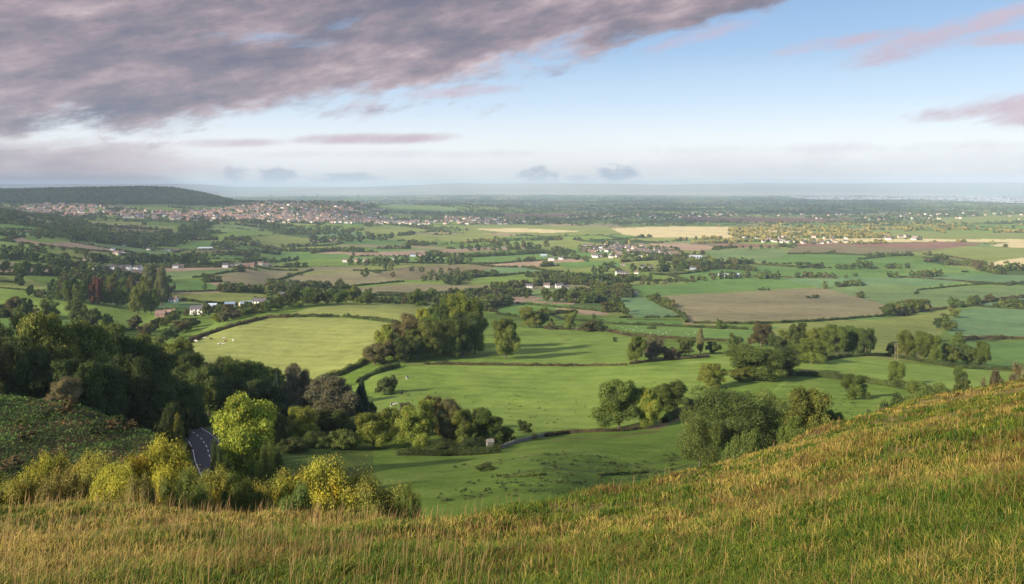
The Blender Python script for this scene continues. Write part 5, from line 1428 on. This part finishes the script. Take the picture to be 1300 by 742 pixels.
# garden trees between the town houses
gt = [(p[0]+random.uniform(-25, 25), p[1]+random.uniform(-30, 30)) for p, *_ in TOWN for q in range(2) if random.random() < 0.65]
blobs([(x, y, float(H(x, y)), random.uniform(9, 18), random.uniform(6, 11), fc[random.randrange(7)]) for x, y in gt], TINY, "town_trees")['label'] = "garden trees between the town houses"

# ------------------------------------------------------------------ cattle and sheep
def skin_body(joints, edges, radii, sub=1):
    me = bpy.data.meshes.new("body"); me.from_pydata(joints, edges, []); me.update()
    o = bpy.data.objects.new("tmp", me); scene.collection.objects.link(o)
    md = o.modifiers.new("s", 'SKIN'); md.use_smooth_shade = True
    for i, r in enumerate(radii):
        me.skin_vertices[0].data[i].radius = (r, r) if not hasattr(r, '__len__') else r
    me.skin_vertices[0].data[0].use_root = True
    o.modifiers.new("u", 'SUBSURF').levels = sub
    dg = bpy.context.evaluated_depsgraph_get(); dg.update()
    out = bpy.data.meshes.new_from_object(o.evaluated_get(dg))
    bpy.data.objects.remove(o); return out
def patch_mat(name, a, b, sc, th):
    m, N = mat(name); tc = N.n('ShaderNodeTexCoord')
    n = N.noise(tc.outputs['Object'], sc, 1, 0.4)
    finish(N, N.mix(N.smooth(n, th-0.02, th+0.02), a, b), 0.8)
    return m
COW_P = patch_mat("black_and_white_hide", (0.72, 0.68, 0.62), (0.02, 0.018, 0.016), 1.4, 0.48)
COW_B = simple("black_hide", (0.022, 0.019, 0.018), 0.7, 0.2, 2)
COW_R = simple("brown_hide", (0.16, 0.075, 0.04), 0.8, 0.2, 2)
COW_W = simple("white_hide", (0.72, 0.68, 0.60), 0.8, 0.1, 2)
WOOL = simple("wool", (0.50, 0.46, 0.38), 0.95, 0.1, 6)
def cow_standing():
    J = [(0,0,1.05),(0.55,0,1.08),(0.85,0,1.12),(1.15,0,1.22),(1.45,0,1.02),(1.72,0,0.82),   # chest, neck, poll, muzzle (grazing height)
         (-0.5,0,1.05),(-0.85,0,1.10),(0.6,.22,.85),(.62,.22,.45),(.6,.22,.03),(0.6,-.22,.85),(.66,-.22,.45),(.66,-.22,.03),
         (-.75,.22,.85),(-.85,.22,.48),(-.78,.22,.03),(-.75,-.22,.85),(-.80,-.22,.48),(-.72,-.22,.03),(-1.02,0,1.15),(-1.1,0,.6)]
    E = [(0,1),(1,2),(2,3),(3,4),(4,5),(0,6),(6,7),(1,8),(8,9),(9,10),(1,11),(11,12),(12,13),(7,14),(14,15),(15,16),(7,17),(17,18),(18,19),(7,20),(20,21)]
    Rr = [(.36,.42),(.34,.40),.27,.18,.16,.10,(.36,.42),(.32,.34),.16,.075,.07,.16,.075,.07,.19,.09,.07,.19,.09,.07,.05,.035]
    return skin_body(J, E, Rr)
def cow_lying():
    J = [(0,0,.42),(.55,0,.46),(.9,0,.65),(1.15,0,.95),(1.42,0,.86),(1.6,0,.74),(-.5,0,.42),(-.85,0,.40),(.75,.35,.14),(.35,.42,.08),(.75,-.35,.14),(.4,-.42,.08),(-.5,.45,.15),(-.1,.5,.08),(-.5,-.45,.15),(-.1,-.52,.08)]
    E = [(0,1),(1,2),(2,3),(3,4),(4,5),(0,6),(6,7),(1,8),(8,9),(1,10),(10,11),(6,12),(12,13),(6,14),(14,15)]
    Rr = [(.42,.40),(.38,.38),.26,.17,.16,.10,(.42,.40),(.32,.30),.12,.07,.12,.07,.16,.07,.16,.07]
    return skin_body(J, E, Rr)
def sheep_mesh():
    J = [(0,0,.55),(.28,0,.56),(.45,0,.62),(.62,0,.5),(-.28,0,.55),(.25,.11,.3),(.25,.11,.02),(.25,-.11,.3),(.27,-.11,.02),(-.27,.11,.3),(-.28,.11,.02),(-.27,-.11,.3),(-.25,-.11,.02)]
    E = [(0,1),(1,2),(2,3),(0,4),(1,5),(5,6),(1,7),(7,8),(4,9),(9,10),(4,11),(11,12)]
    return skin_body(J, E, [.27,.25,.13,.08,.26,.09,.04,.09,.04,.1,.04,.1,.04])
CS, CL, SH = cow_standing(), cow_lying(), sheep_mesh()
def animal(src, m, name, px, py, rz, label, cat, grp, s=1.0):
    me = src.copy(); me.materials.clear(); me.materials.append(m)
    p = at(px, py, 100)
    o = link(name, me, None, tuple(p)); o.rotation_euler = (0, 0, rz); o.scale = (s, s, s)
    tag(o, label, cat, grp)
for i, (px, py, lie, m, rz_, lb) in enumerate([
    (249,435,0,COW_W,2.8,"white cow grazing, leftmost in the hill pasture herd"), (253,433,0,COW_B,0.4,"black cow beside the leftmost white one"), (259,431,0,COW_P,0.2,"black and white cow high in the left hill herd"),
    (268,432,0,COW_B,2.9,"small dark cow alone in the middle of hill herd"), (283,431.5,0,COW_P,0.1,"black and white cow topmost of the right hill herd"), (286,434,1,COW_R,0.3,"brown cow lying beside the topmost pied one"),
    (278,438,1,COW_P,0.0,"pied cow lying lowest in the hill herd"), (282,439,0,COW_P,0.2,"pied cow at the lower right of the hill herd"), (296,434,0,COW_W,1.9,"pale cow, rightmost of the hill herd")]):
    animal(CL if lie else CS, m, "cow", px, py, rz_, lb, 'cow', 'cows on the hill pasture', 1.05)
for px, py, lie, m, rz_, lb in [(492,501,1,COW_P,2.9,"pied cow lying left in the green field"), (510,502,0,COW_B,1.5,"black cow standing end on in the green field"), (499,517,0,COW_P,0.3,"pied cow grazing near the thicket"),
                                (517,482,0,COW_P,1.3,"pied cow standing highest in the green field"), (392,503,0,COW_P,0.5,"cow half hidden between brown trees")]:
    animal(CL if lie else CS, m, "cow", px, py, rz_, lb, 'cow', 'cows in the green field', 1.05)
for i in range(16):
    px = [760,765,790,795,800,804,808,815,826,836,842,846,851,871,874,882][i]; py = [415,418,417,419,418,420,416,421,424,422,425,423,421,424,426,423][i]
    animal(SH, WOOL, "sheep", px, py, random.uniform(0, 6), f"small white sheep, {ORD[i]} from left in the hedged field below the stubble", 'sheep', 'sheep in the hedged field', 1.0)

# ------------------------------------------------------------------ stone wall, pillar, poles, pylons
def stone_wall():
    P = np.array([at(a, b) for a, b in densify([(636,570),(652,564),(668,560),(694,554)], 2, False)])
    V = []; T = []
    for i in range(len(P)-1):
        a, b = P[i], P[i+1]; d = b[:2]-a[:2]; L = np.hypot(*d); n = np.array([-d[1], d[0]])/L*0.18
        k = max(1, int(L/0.45))
        for q in range(k):
            c0 = a[:2]+d*q/k; c1 = a[:2]+d*(q+0.94)/k
            for lay in range(3):
                z0 = float(H(*c0))-0.15+lay*0.32; z1 = z0+0.30; j = 1+random.uniform(-.2, .15)
                s = len(V)
                for z in (z0, z1):
                    for c, sg in ((c0, -1), (c1, -1), (c1, 1), (c0, 1)):
                        V.append((c[0]+n[0]*sg*j, c[1]+n[1]*sg*j, z))
                for w in ((0,3,2,1),(4,5,6,7),(0,1,5,4),(1,2,6,5),(2,3,7,6),(3,0,4,7)):
                    T += [(s+w[0], s+w[1], s+w[2]), (s+w[0], s+w[2], s+w[3])]
    c = P[len(P)//2]
    tag(link("stone_wall", np_mesh("stone_wall", np.array(V)-c, np.array(T), M['darkstone']), None, tuple(c)), "pale dry stone wall running right from the thicket", 'wall')
stone_wall()
def pillar():
    p = at(622, 574)
    root = empty("stone_shelter", tuple(p), 0.3); tag(root, "small pale stone shelter at the thicket's right end", 'shelter')
    link("wall", np_mesh("wall", *gable_wall(1.5, 1.5, 2.5, 0.5), M['darkstone']), root)
    link("roof", np_mesh("roof", *gable_roof(1.5, 1.5, 2.5, 0.5, 0.12, 0.12), M['darkstone']), root)
pillar()
def pole(px, py, h, label):
    p = at(px, py, 200)
    root = empty("power_pole", tuple(p), 0.3); tag(root, label, 'power pole', 'power poles')
    V1, T1_ = tube([(-.9, 0, -0.3), (-.9, 0, h)], [.2, .14], 6); V2, T2 = tube([(.9, 0, -0.3), (.9, 0, h)], [.2, .14], 6)
    link("post", np_mesh("post", V1, T1_, M['wood'], smooth=True), root)
    link("post", np_mesh("post", V2, T2, M['wood'], smooth=True), root)
    link("crossarm", np_mesh("crossarm", *boxes([(0, 0, h-0.6, 3.0, 0.2, 0.2)]), M['wood']), root)
    for x in (-1.2, 0, 1.2): link("insulator", np_mesh("insulator", *tube([(x, 0, h-0.5), (x, 0, h-0.1)], [.09, .06], 6), M['greymetal']), root)
pole(802, 402, 10, "twin legged wooden power pole in the bright green field")
pole(1138, 462, 11, "twin wooden pole rising above the hedge tree")
pole(1127, 401, 10, "wooden pole in front of the bluish tree")
def pylon(px, d, h, label):
    x = (px-650)/F*d; z = float(H(x, d))
    root = empty("pylon", (x, d, z), 0.5); tag(root, label, 'pylon', 'electricity pylons')
    V = np.zeros((0, 3)); T = np.zeros((0, 3), int)
    def bar(a, b, r=0.28):
        nonlocal V, T
        v, t = tube([a, b], [r, r], 4); T = np.concatenate([T, t+len(V)]); V = np.concatenate([V, v])
    lev = [(0, 4.2), (12, 2.6), (24, 1.4), (h*.75, .8), (h, .15)]
    for (z0, w0), (z1, w1) in zip(lev[:-1], lev[1:]):
        for sx, sy in ((-1,-1),(1,-1),(1,1),(-1,1)):
            bar((sx*w0, sy*w0, z0), (sx*w1, sy*w1, z1))
        bar((-w0,-w0,z0), (w1,-w1,z1), .18); bar((w0,-w0,z0), (-w1,-w1,z1), .18); bar((-w0,w0,z0), (w1,w1,z1), .18); bar((w0,w0,z0), (-w1,w1,z1), .18)
    link("tower", np_mesh("tower", V, T, M['greymetal']), root)
    for zz, w in ((h*.62, 8), (h*.77, 10), (h*.9, 7)):
        V = np.zeros((0, 3)); T = np.zeros((0, 3), int)
        bar((-w, 0, zz), (w, 0, zz), .25); bar((-w, 0, zz), (0, 0, zz+2.5), .18); bar((w, 0, zz), (0, 0, zz+2.5), .18)
        link("crossarm", np_mesh("crossarm", V, T, M['greymetal']), root)
for px, d, h, lb in ((344, 5000, 48, "lattice pylon above the town, leftmost"), (386, 5200, 48, "lattice pylon above the brick suburb"), (403, 5200, 52, "tallest lattice pylon on the town skyline"), (1148, 4600, 44, "far lattice pylon above the dark plain on the right")):
    pylon(px, d, h, lb)
# small parked cars on the road side of the farm
def fence():
    P = [at(a, b) for a, b in [(484,522),(492,523),(500,523),(508,523),(516,522)]]
    root = empty("post_fence", tuple(P[0])); tag(root, "short wooden fence between pied cow and the thicket", 'fence')
    o = P[0]
    for p in P:
        q = p-o; link("post", np_mesh("post", *boxes([(q[0], q[1], q[2]+.55, .16, .16, 1.3)]), M['wood']), root)
    for zz in (0.5, 0.95):
        V = np.zeros((0, 3)); T = np.zeros((0, 3), int)
        for a, b in zip(P[:-1], P[1:]):
            v, t = tube([a-o+np.array([0, 0, zz]), b-o+np.array([0, 0, zz])], [.06, .06], 4); T = np.concatenate([T, t+len(V)]); V = np.concatenate([V, v])
        link("rail", np_mesh("rail", V, T, M['wood']), root)
fence()

# ------------------------------------------------------------------ shrubs just below the grassy brow
for a in [(194,-46,551,56,'Y',"tallest golden yellow shrub on the brow, with bare twigs"), (118,-44,572,60,'K',"olive golden shrub left of the tallest yellow one"), (150,-38,590,60,'Y',"low golden shrub in front of the tallest one"),
          (28,-42,600,60,'K',"low olive shrub near the left border"), (80,-40,592,50,'O',"orange tipped low shrub on the left brow"), (246,-45,592,44,'K',"yellow olive shrub right of the tallest one"),
          (175,-36,600,40,'O',"small orange shrub under the tallest yellow one"), (268,-44,586,44,'K',"olive shrub where the road disappears"), (228,-38,602,50,'B',"green low shrub at the brow's left middle"),
          (345,-43,590,56,'K',"golden green shrub left of the long thicket shrub"), (392,-43,580,72,'Y',"yellow left end of the long autumn shrub"), (440,-44,582,84,'K',"middle of the long autumn shrub, brownish twigs"),
          (484,-43,588,72,'K',"brownish right end of the long autumn shrub"), (370,-38,602,40,'B',"green bush under the long autumn shrub's left end"), (512,-42,608,24,'B',"last low clump right of the autumn shrub"), (50,-50,580,46,'Y',"pale yellow shrub in the bracken gully"),
          (-25,-44,592,60,'K',"olive shrub cut by the left border"), (310,-40,600,44,'B',"green low shrub beneath the lime tree")]:
    px, dd, top, w, k, lb = a
    d = -dd; x = (px-650)/F*d; z = float(H(x, d)); h = -(top-HZ)/F*d - z
    place(k, x, d, max(h*random.uniform(0.88, 1.0), 1.5), w/F*d*1.8, lb, 'shrub', 'autumn shrubs on the brow', 100, 'shrub')

# ------------------------------------------------------------------ bracken on the near left slope
def bracken():
    g = np.random.default_rng(5)
    x0, x1 = BRACKEN[:, 0].min(), BRACKEN[:, 0].max(); y0, y1 = BRACKEN[:, 1].min(), BRACKEN[:, 1].max()
    n = 260000
    x = g.uniform(x0, x1, n); y = g.uniform(y0, y1, n); m = inside(x, y, BRACKEN); x = x[m]; y = y[m]
    n = len(x)
    clump = 0.5*fbm(x, y, 2.4, 41, 2)+0.5*fbm(x, y, 9.0, 42, 2)
    z = H(x, y)+np.clip((clump-0.25)*2.2, 0.1, 1.6)*1.2*g.uniform(0.5, 1, n)
    V, T = leaves(np.stack([x, y, z], 1), np.tile((0, -.3, .8), (n, 1)), 0.21, g)
    rust = np.clip((fbm(x, y, 7, 51, 3)-0.50)/0.08, 0, 1)*(g.random(n) < .45)
    col = np.array((0.060, 0.108, 0.022))*(1-rust[:, None])+np.array((0.125, 0.075, 0.035))*rust[:, None]
    col *= np.clip(0.15+1.5*clump, 0.3, 1.5)[:, None]  # painted clump shading: low fronds darker, raised ones lighter
    me = np_mesh("bracken", V, T, M['leafv'], np.repeat(col, 4, 0), np.repeat(g.uniform(.2, .8, n), 4))
    tag(link("bracken", me), kind='stuff')
bracken()

# ------------------------------------------------------------------ foreground grass
def grass():
    """tussocky hill grass: most blades belong to a tussock and lean out of it, the rest fill the sward"""
    g = np.random.default_rng(11)
    def scatter(n, near):
        px = g.uniform(-180, 1480, n)
        inv = g.uniform(1/95., 1/near, n); lg = np.exp(g.uniform(math.log(near), math.log(95), n))
        D = np.where(g.random(n) < 0.45, 1/inv, lg)
        x = (px-650)/F*D
        keep = np.hypot(x, D) < np.interp(np.arctan2(x, D), TH, crest_r)*1.3
        return x[keep], D[keep]
    tx, ty = scatter(46000, 5.0)
    nt = len(tx)
    tr = g.uniform(0.07, 0.24, nt)*np.clip(ty/16, 0.8, 1.6)
    big = fbm(tx, ty, 7.0, 23, 3); fine = fbm(tx, ty, 1.6, 24, 2)
    right = np.clip((tx/ty+0.05)/0.42, 0, 1)
    pstraw = np.clip(0.46-0.20*right+(big-0.5)*2.6, 0.03, 0.85)
    q = g.random(nt)
    green = np.array((0.050, 0.100, 0.010)); lime = np.array((0.150, 0.178, 0.020)); straw = np.array((0.345, 0.262, 0.062)); rust = np.array((0.150, 0.098, 0.028))
    tc = np.where((q < pstraw)[:, None], straw, np.where((g.random(nt) < 0.45)[:, None], lime, green))
    tc = np.where((g.random(nt) < np.clip((fine-0.45)*2.0+(big-0.5)*1.2, 0.03, 0.45))[:, None], rust, tc)
    tc = tc*g.uniform(0.7, 1.3, (nt, 1))
    th_ = g.uniform(0.6, 1.25, nt)*(0.7+0.7*(fine-0.2))
    per = 17
    k = np.repeat(np.arange(nt), per); n1 = len(k)
    a = g.uniform(0, 6.28, n1); rr = tr[k]*np.sqrt(g.random(n1))
    x1 = tx[k]+np.cos(a)*rr; y1 = ty[k]+np.sin(a)*rr
    lean1 = 0.15+0.75*rr/tr[k]*g.uniform(0.5, 1.3, n1)
    x2, y2 = scatter(260000, 5.0); n2 = len(x2)
    x = np.concatenate([x1, x2]); y = np.concatenate([y1, y2]); n = n1+n2
    a = np.concatenate([a, g.uniform(0, 6.28, n2)]); lean = np.concatenate([lean1, g.uniform(0.2, 0.9, n2)])
    h = np.concatenate([g.uniform(0.10, 0.22, n1)*th_[k], g.uniform(0.05, 0.12, n2)])
    b2 = fbm(x2, y2, 5.0, 26, 2)
    r2 = np.clip((x2/y2+0.05)/0.42, 0, 1)
    c2 = np.where((g.random(n2) < np.clip(0.32-0.22*r2+(b2-0.5)*1.4, .03, .9))[:, None], straw*0.85, np.where((g.random(n2) < 0.5)[:, None], green, lime))
    col = np.concatenate([tc[k]*g.uniform(0.75, 1.2, (n1, 1)), c2*g.uniform(0.6, 1.1, (n2, 1))])
    tall = g.random(n) < np.where(x/y < -0.03, 0.012, 0.0035)
    h = np.where(tall, g.uniform(0.30, 0.52, n), h); lean = np.where(tall, lean*0.22, lean)
    col = np.where(tall[:, None], np.array((0.30, 0.20, 0.08)), col)
    keep = np.ones(n, bool)
    for (bx, by, wx, wy) in BARE:
        p = at(bx, by, 8); keep &= (((x-p[0])/wx)**2+((y-p[1])/wy)**2) > 0.9
    x, y, a, lean, h, col, tall = x[keep], y[keep], a[keep], lean[keep], h[keep], col[keep], tall[keep]
    n = len(x); z = H(x, y)
    h = h*np.clip(0.55+y/30, 0.6, 1.15)
    w = np.maximum(0.0032, y/F*0.42)*g.uniform(0.6, 1.3, n); w = np.where(tall, w*0.7, w)
    dx = np.cos(a)*lean+0.12; dy = np.sin(a)*lean
    b = g.uniform(0, 6.28, n)
    W_ = np.stack([np.cos(b)*w+np.sign(np.cos(b))*w*0.3, np.sin(b)*w*0.5, 0*w], 1)
    P0 = np.stack([x, y, z-0.03], 1)
    M1 = np.stack([x+dx*h*.32, y+dy*h*.32, z+h*.58], 1); TP = np.stack([x+dx*h, y+dy*h, z+h*(1-0.35*np.minimum(lean, 1))], 1)
    V = np.stack([P0-W_, P0+W_, M1-W_*.75, M1+W_*.75, TP], 1).reshape(-1, 3)
    i = np.arange(n)[:, None]*5
    T = np.concatenate([i+np.array([0, 1, 3]), i+np.array([0, 3, 2]), i+np.array([2, 3, 4])])
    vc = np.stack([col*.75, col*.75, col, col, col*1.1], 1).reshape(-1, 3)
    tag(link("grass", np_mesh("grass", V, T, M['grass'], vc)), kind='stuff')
    print("blades", n)
grass()
# rough stuff on the nearer pastures: rushes and thistles as low tufts
def tufts():
    g = np.random.default_rng(77); items = []
    for poly, cnt, c in (([(520,600),(700,575),(860,560),(860,600),(700,630),(540,640)], 240, (0.07,0.10,0.03)), ([(480,500),(900,480),(860,515),(620,550)], 110, (0.09,0.13,0.035)), ([(1000,490),(1150,505),(1080,545),(1010,540)], 70, (0.07,0.10,0.03))):
        P = world_poly(poly)
        k = 0
        while k < cnt:
            x = g.uniform(P[:, 0].min(), P[:, 0].max()); y = g.uniform(P[:, 1].min(), P[:, 1].max())
            if inside(np.array([x]), np.array([y]), P)[0] and vnoise(x, y, 25, 3) > 0.45:
                s = g.uniform(0.4, 1.3); items.append((x, y, float(H(x, y))-0.05, s, s*0.45, c)); k += 1
    blobs(items, TINY, "rough_grass_tufts")
    br = []
    while len(br) < 130:
        x = g.uniform(BRACKEN[:, 0].min(), BRACKEN[:, 0].max()); y = g.uniform(BRACKEN[:, 1].min(), BRACKEN[:, 1].max())
        if inside(np.array([x]), np.array([y]), BRACKEN)[0] and vnoise(x, y, 14, 8) > 0.5:
            q = g.uniform(1.2, 3.4); br.append((x, y, float(H(x, y))+0.1, q, q*g.uniform(.4, .7), [(0.05,0.072,0.018), (0.075,0.10,0.022), (0.11,0.085,0.03)][g.integers(0, 3)]))
    blobs(br, SMALL, "brambles")
tufts()

# ------------------------------------------------------------------ unseen cloud puffs added overhead, placed to shade chosen parts of the vale
def shade_wanted(px, py, D):
    """how much of the sun the added puffs should take at a spot of the land"""
    s = np.full(px.shape, 0.18)
    s = np.where(D > 4300, 0.66, s)                                   # dark plain under the thick cloud
    s = np.where(D > 13000, 0.05, s)
    s = np.where((px < 300) & (D > 850) & (D < 4200), 0.5, s)
    s = np.where((D > 4300) & (px > 1120) & (D < 7500), 0.3, s)
    s = np.where(D > 15000, 0.0, s)
    s = np.where((D > 2500) & (D <= 4100) & (px > 560), 0.0, s)         # the sunlit band
    s = np.where((D > 3400) & (D < 4500) & (px > 270) & (px <= 600), 0.1, s)   # the sunlit town
    s = np.where((D > 4500) & (D < 6500) & (px > 300) & (px <= 600), 0.5, s)
    s = np.where((px < 270) & (D > 4200), 0.93, s)
    s = np.where((px > 1150) & (D > 1900), 0.0, s)
    s = np.where((D < 850) & (D > 450) & (px > 200) & (px < 560), 0.15, s)      # hill pastures
    s = np.where((D < 480) & (D > 110) & (px > 430) & (px < 1300), 0.12, s)
    s = np.where((D > 90) & (D < 420) & (px < 400) & (px > -300), 0.38, s)
    s = np.where((D > 90) & (D < 165) & (px < 250) & (px > -300), 0.92, s)     # wood and bracken
    s = np.where((D < 95), 0.0, s)
    s = np.where((D > 120) & (D < 185) & (px > 285) & (px < 360), 0.0, s)
    return s
def shade_puffs(alt, d0, d1, rad, name, seed, keep_below=None):
    g = np.random.default_rng(seed)
    items = []
    step = rad*1.35
    sh = SUN_H*(alt+120)/math.tan(SUN_EL)
    xs = np.arange(-0.8*d1-600, 0.8*d1+600, step); ys = np.arange(d0, d1, step)
    Xg, Yg = np.meshgrid(xs, ys); Xg = Xg.ravel()+g.uniform(-.35, .35, Xg.size)*step; Yg = Yg.ravel()+g.uniform(-.35, .35, Yg.size)*step
    pxg = 650+F*Xg/np.maximum(Yg, 1); zg = H(Xg, Yg); pyg = HZ-F*zg/np.maximum(Yg, 1)
    m = (pxg > -330) & (pxg < 1650) & (Yg > 0)
    s = shade_wanted(pxg, pyg, Yg)
    m &= (g.random(len(s)) < s*1.0)
    for x, y, ss, zz in zip(Xg[m], Yg[m], s[m], zg[m]):
        r = rad*(0.62 if ss < 0.7 else 0.95)*g.uniform(0.85, 1.2)
        q = (alt-zz)/math.tan(SUN_EL)
        cx, cy = x+SUN_H[0]*q, y+SUN_H[1]*q
        if cy > 1 and alt/cy < 0.26 and abs(cx/cy) < 0.75: continue       # would stand inside the open sky of the view
        items.append((cx, cy, alt, r))
    print(name, len(items))
    VV = []; TT = []; off = 0
    for x, y, z, r in items:
        v = IV2*(1+g.uniform(-.18, .18, (len(IV2), 1)))*np.array([r, r, r*0.35])+np.array([x, y, z])
        VV.append(v); TT.append(IF2+off); off += len(v)
    me = np_mesh(name, np.concatenate(VV), np.concatenate(TT), PUFFM, smooth=True)
    tag(link(name, me), kind='stuff')
PUFFM = simple("cloud", (0.86, 0.86, 0.88), 1.0, 0.05, 0.01, 0.0)  # white body of the added shading puffs
shade_puffs(1150, 80, 1250, 26, "low_shade_puffs", 1)
shade_puffs(2500, 1250, 4300, 62, "mid_shade_puffs", 2)
shade_puffs(4200, 4300, 21000, 300, "high_shade_puffs", 3)

# ------------------------------------------------------------------ the air
def haze():
    me = np_mesh("haze", *boxes([(0, 10000, 40, 76000, 60000, 480)]), [])
    m, N = mat("air")
    pv = N.n('ShaderNodeVolumePrincipled')
    pv.inputs['Color'].default_value = (0.63, 0.81, 1.0, 1)
    pv.inputs['Density'].default_value = HAZE_DENSITY
    pv.inputs['Anisotropy'].default_value = 0.1
    o = N.n('ShaderNodeOutputMaterial'); N.l(pv.outputs[0], o.inputs['Volume'])
    me.materials.append(m)
    tag(link("haze", me), kind='stuff')
haze()
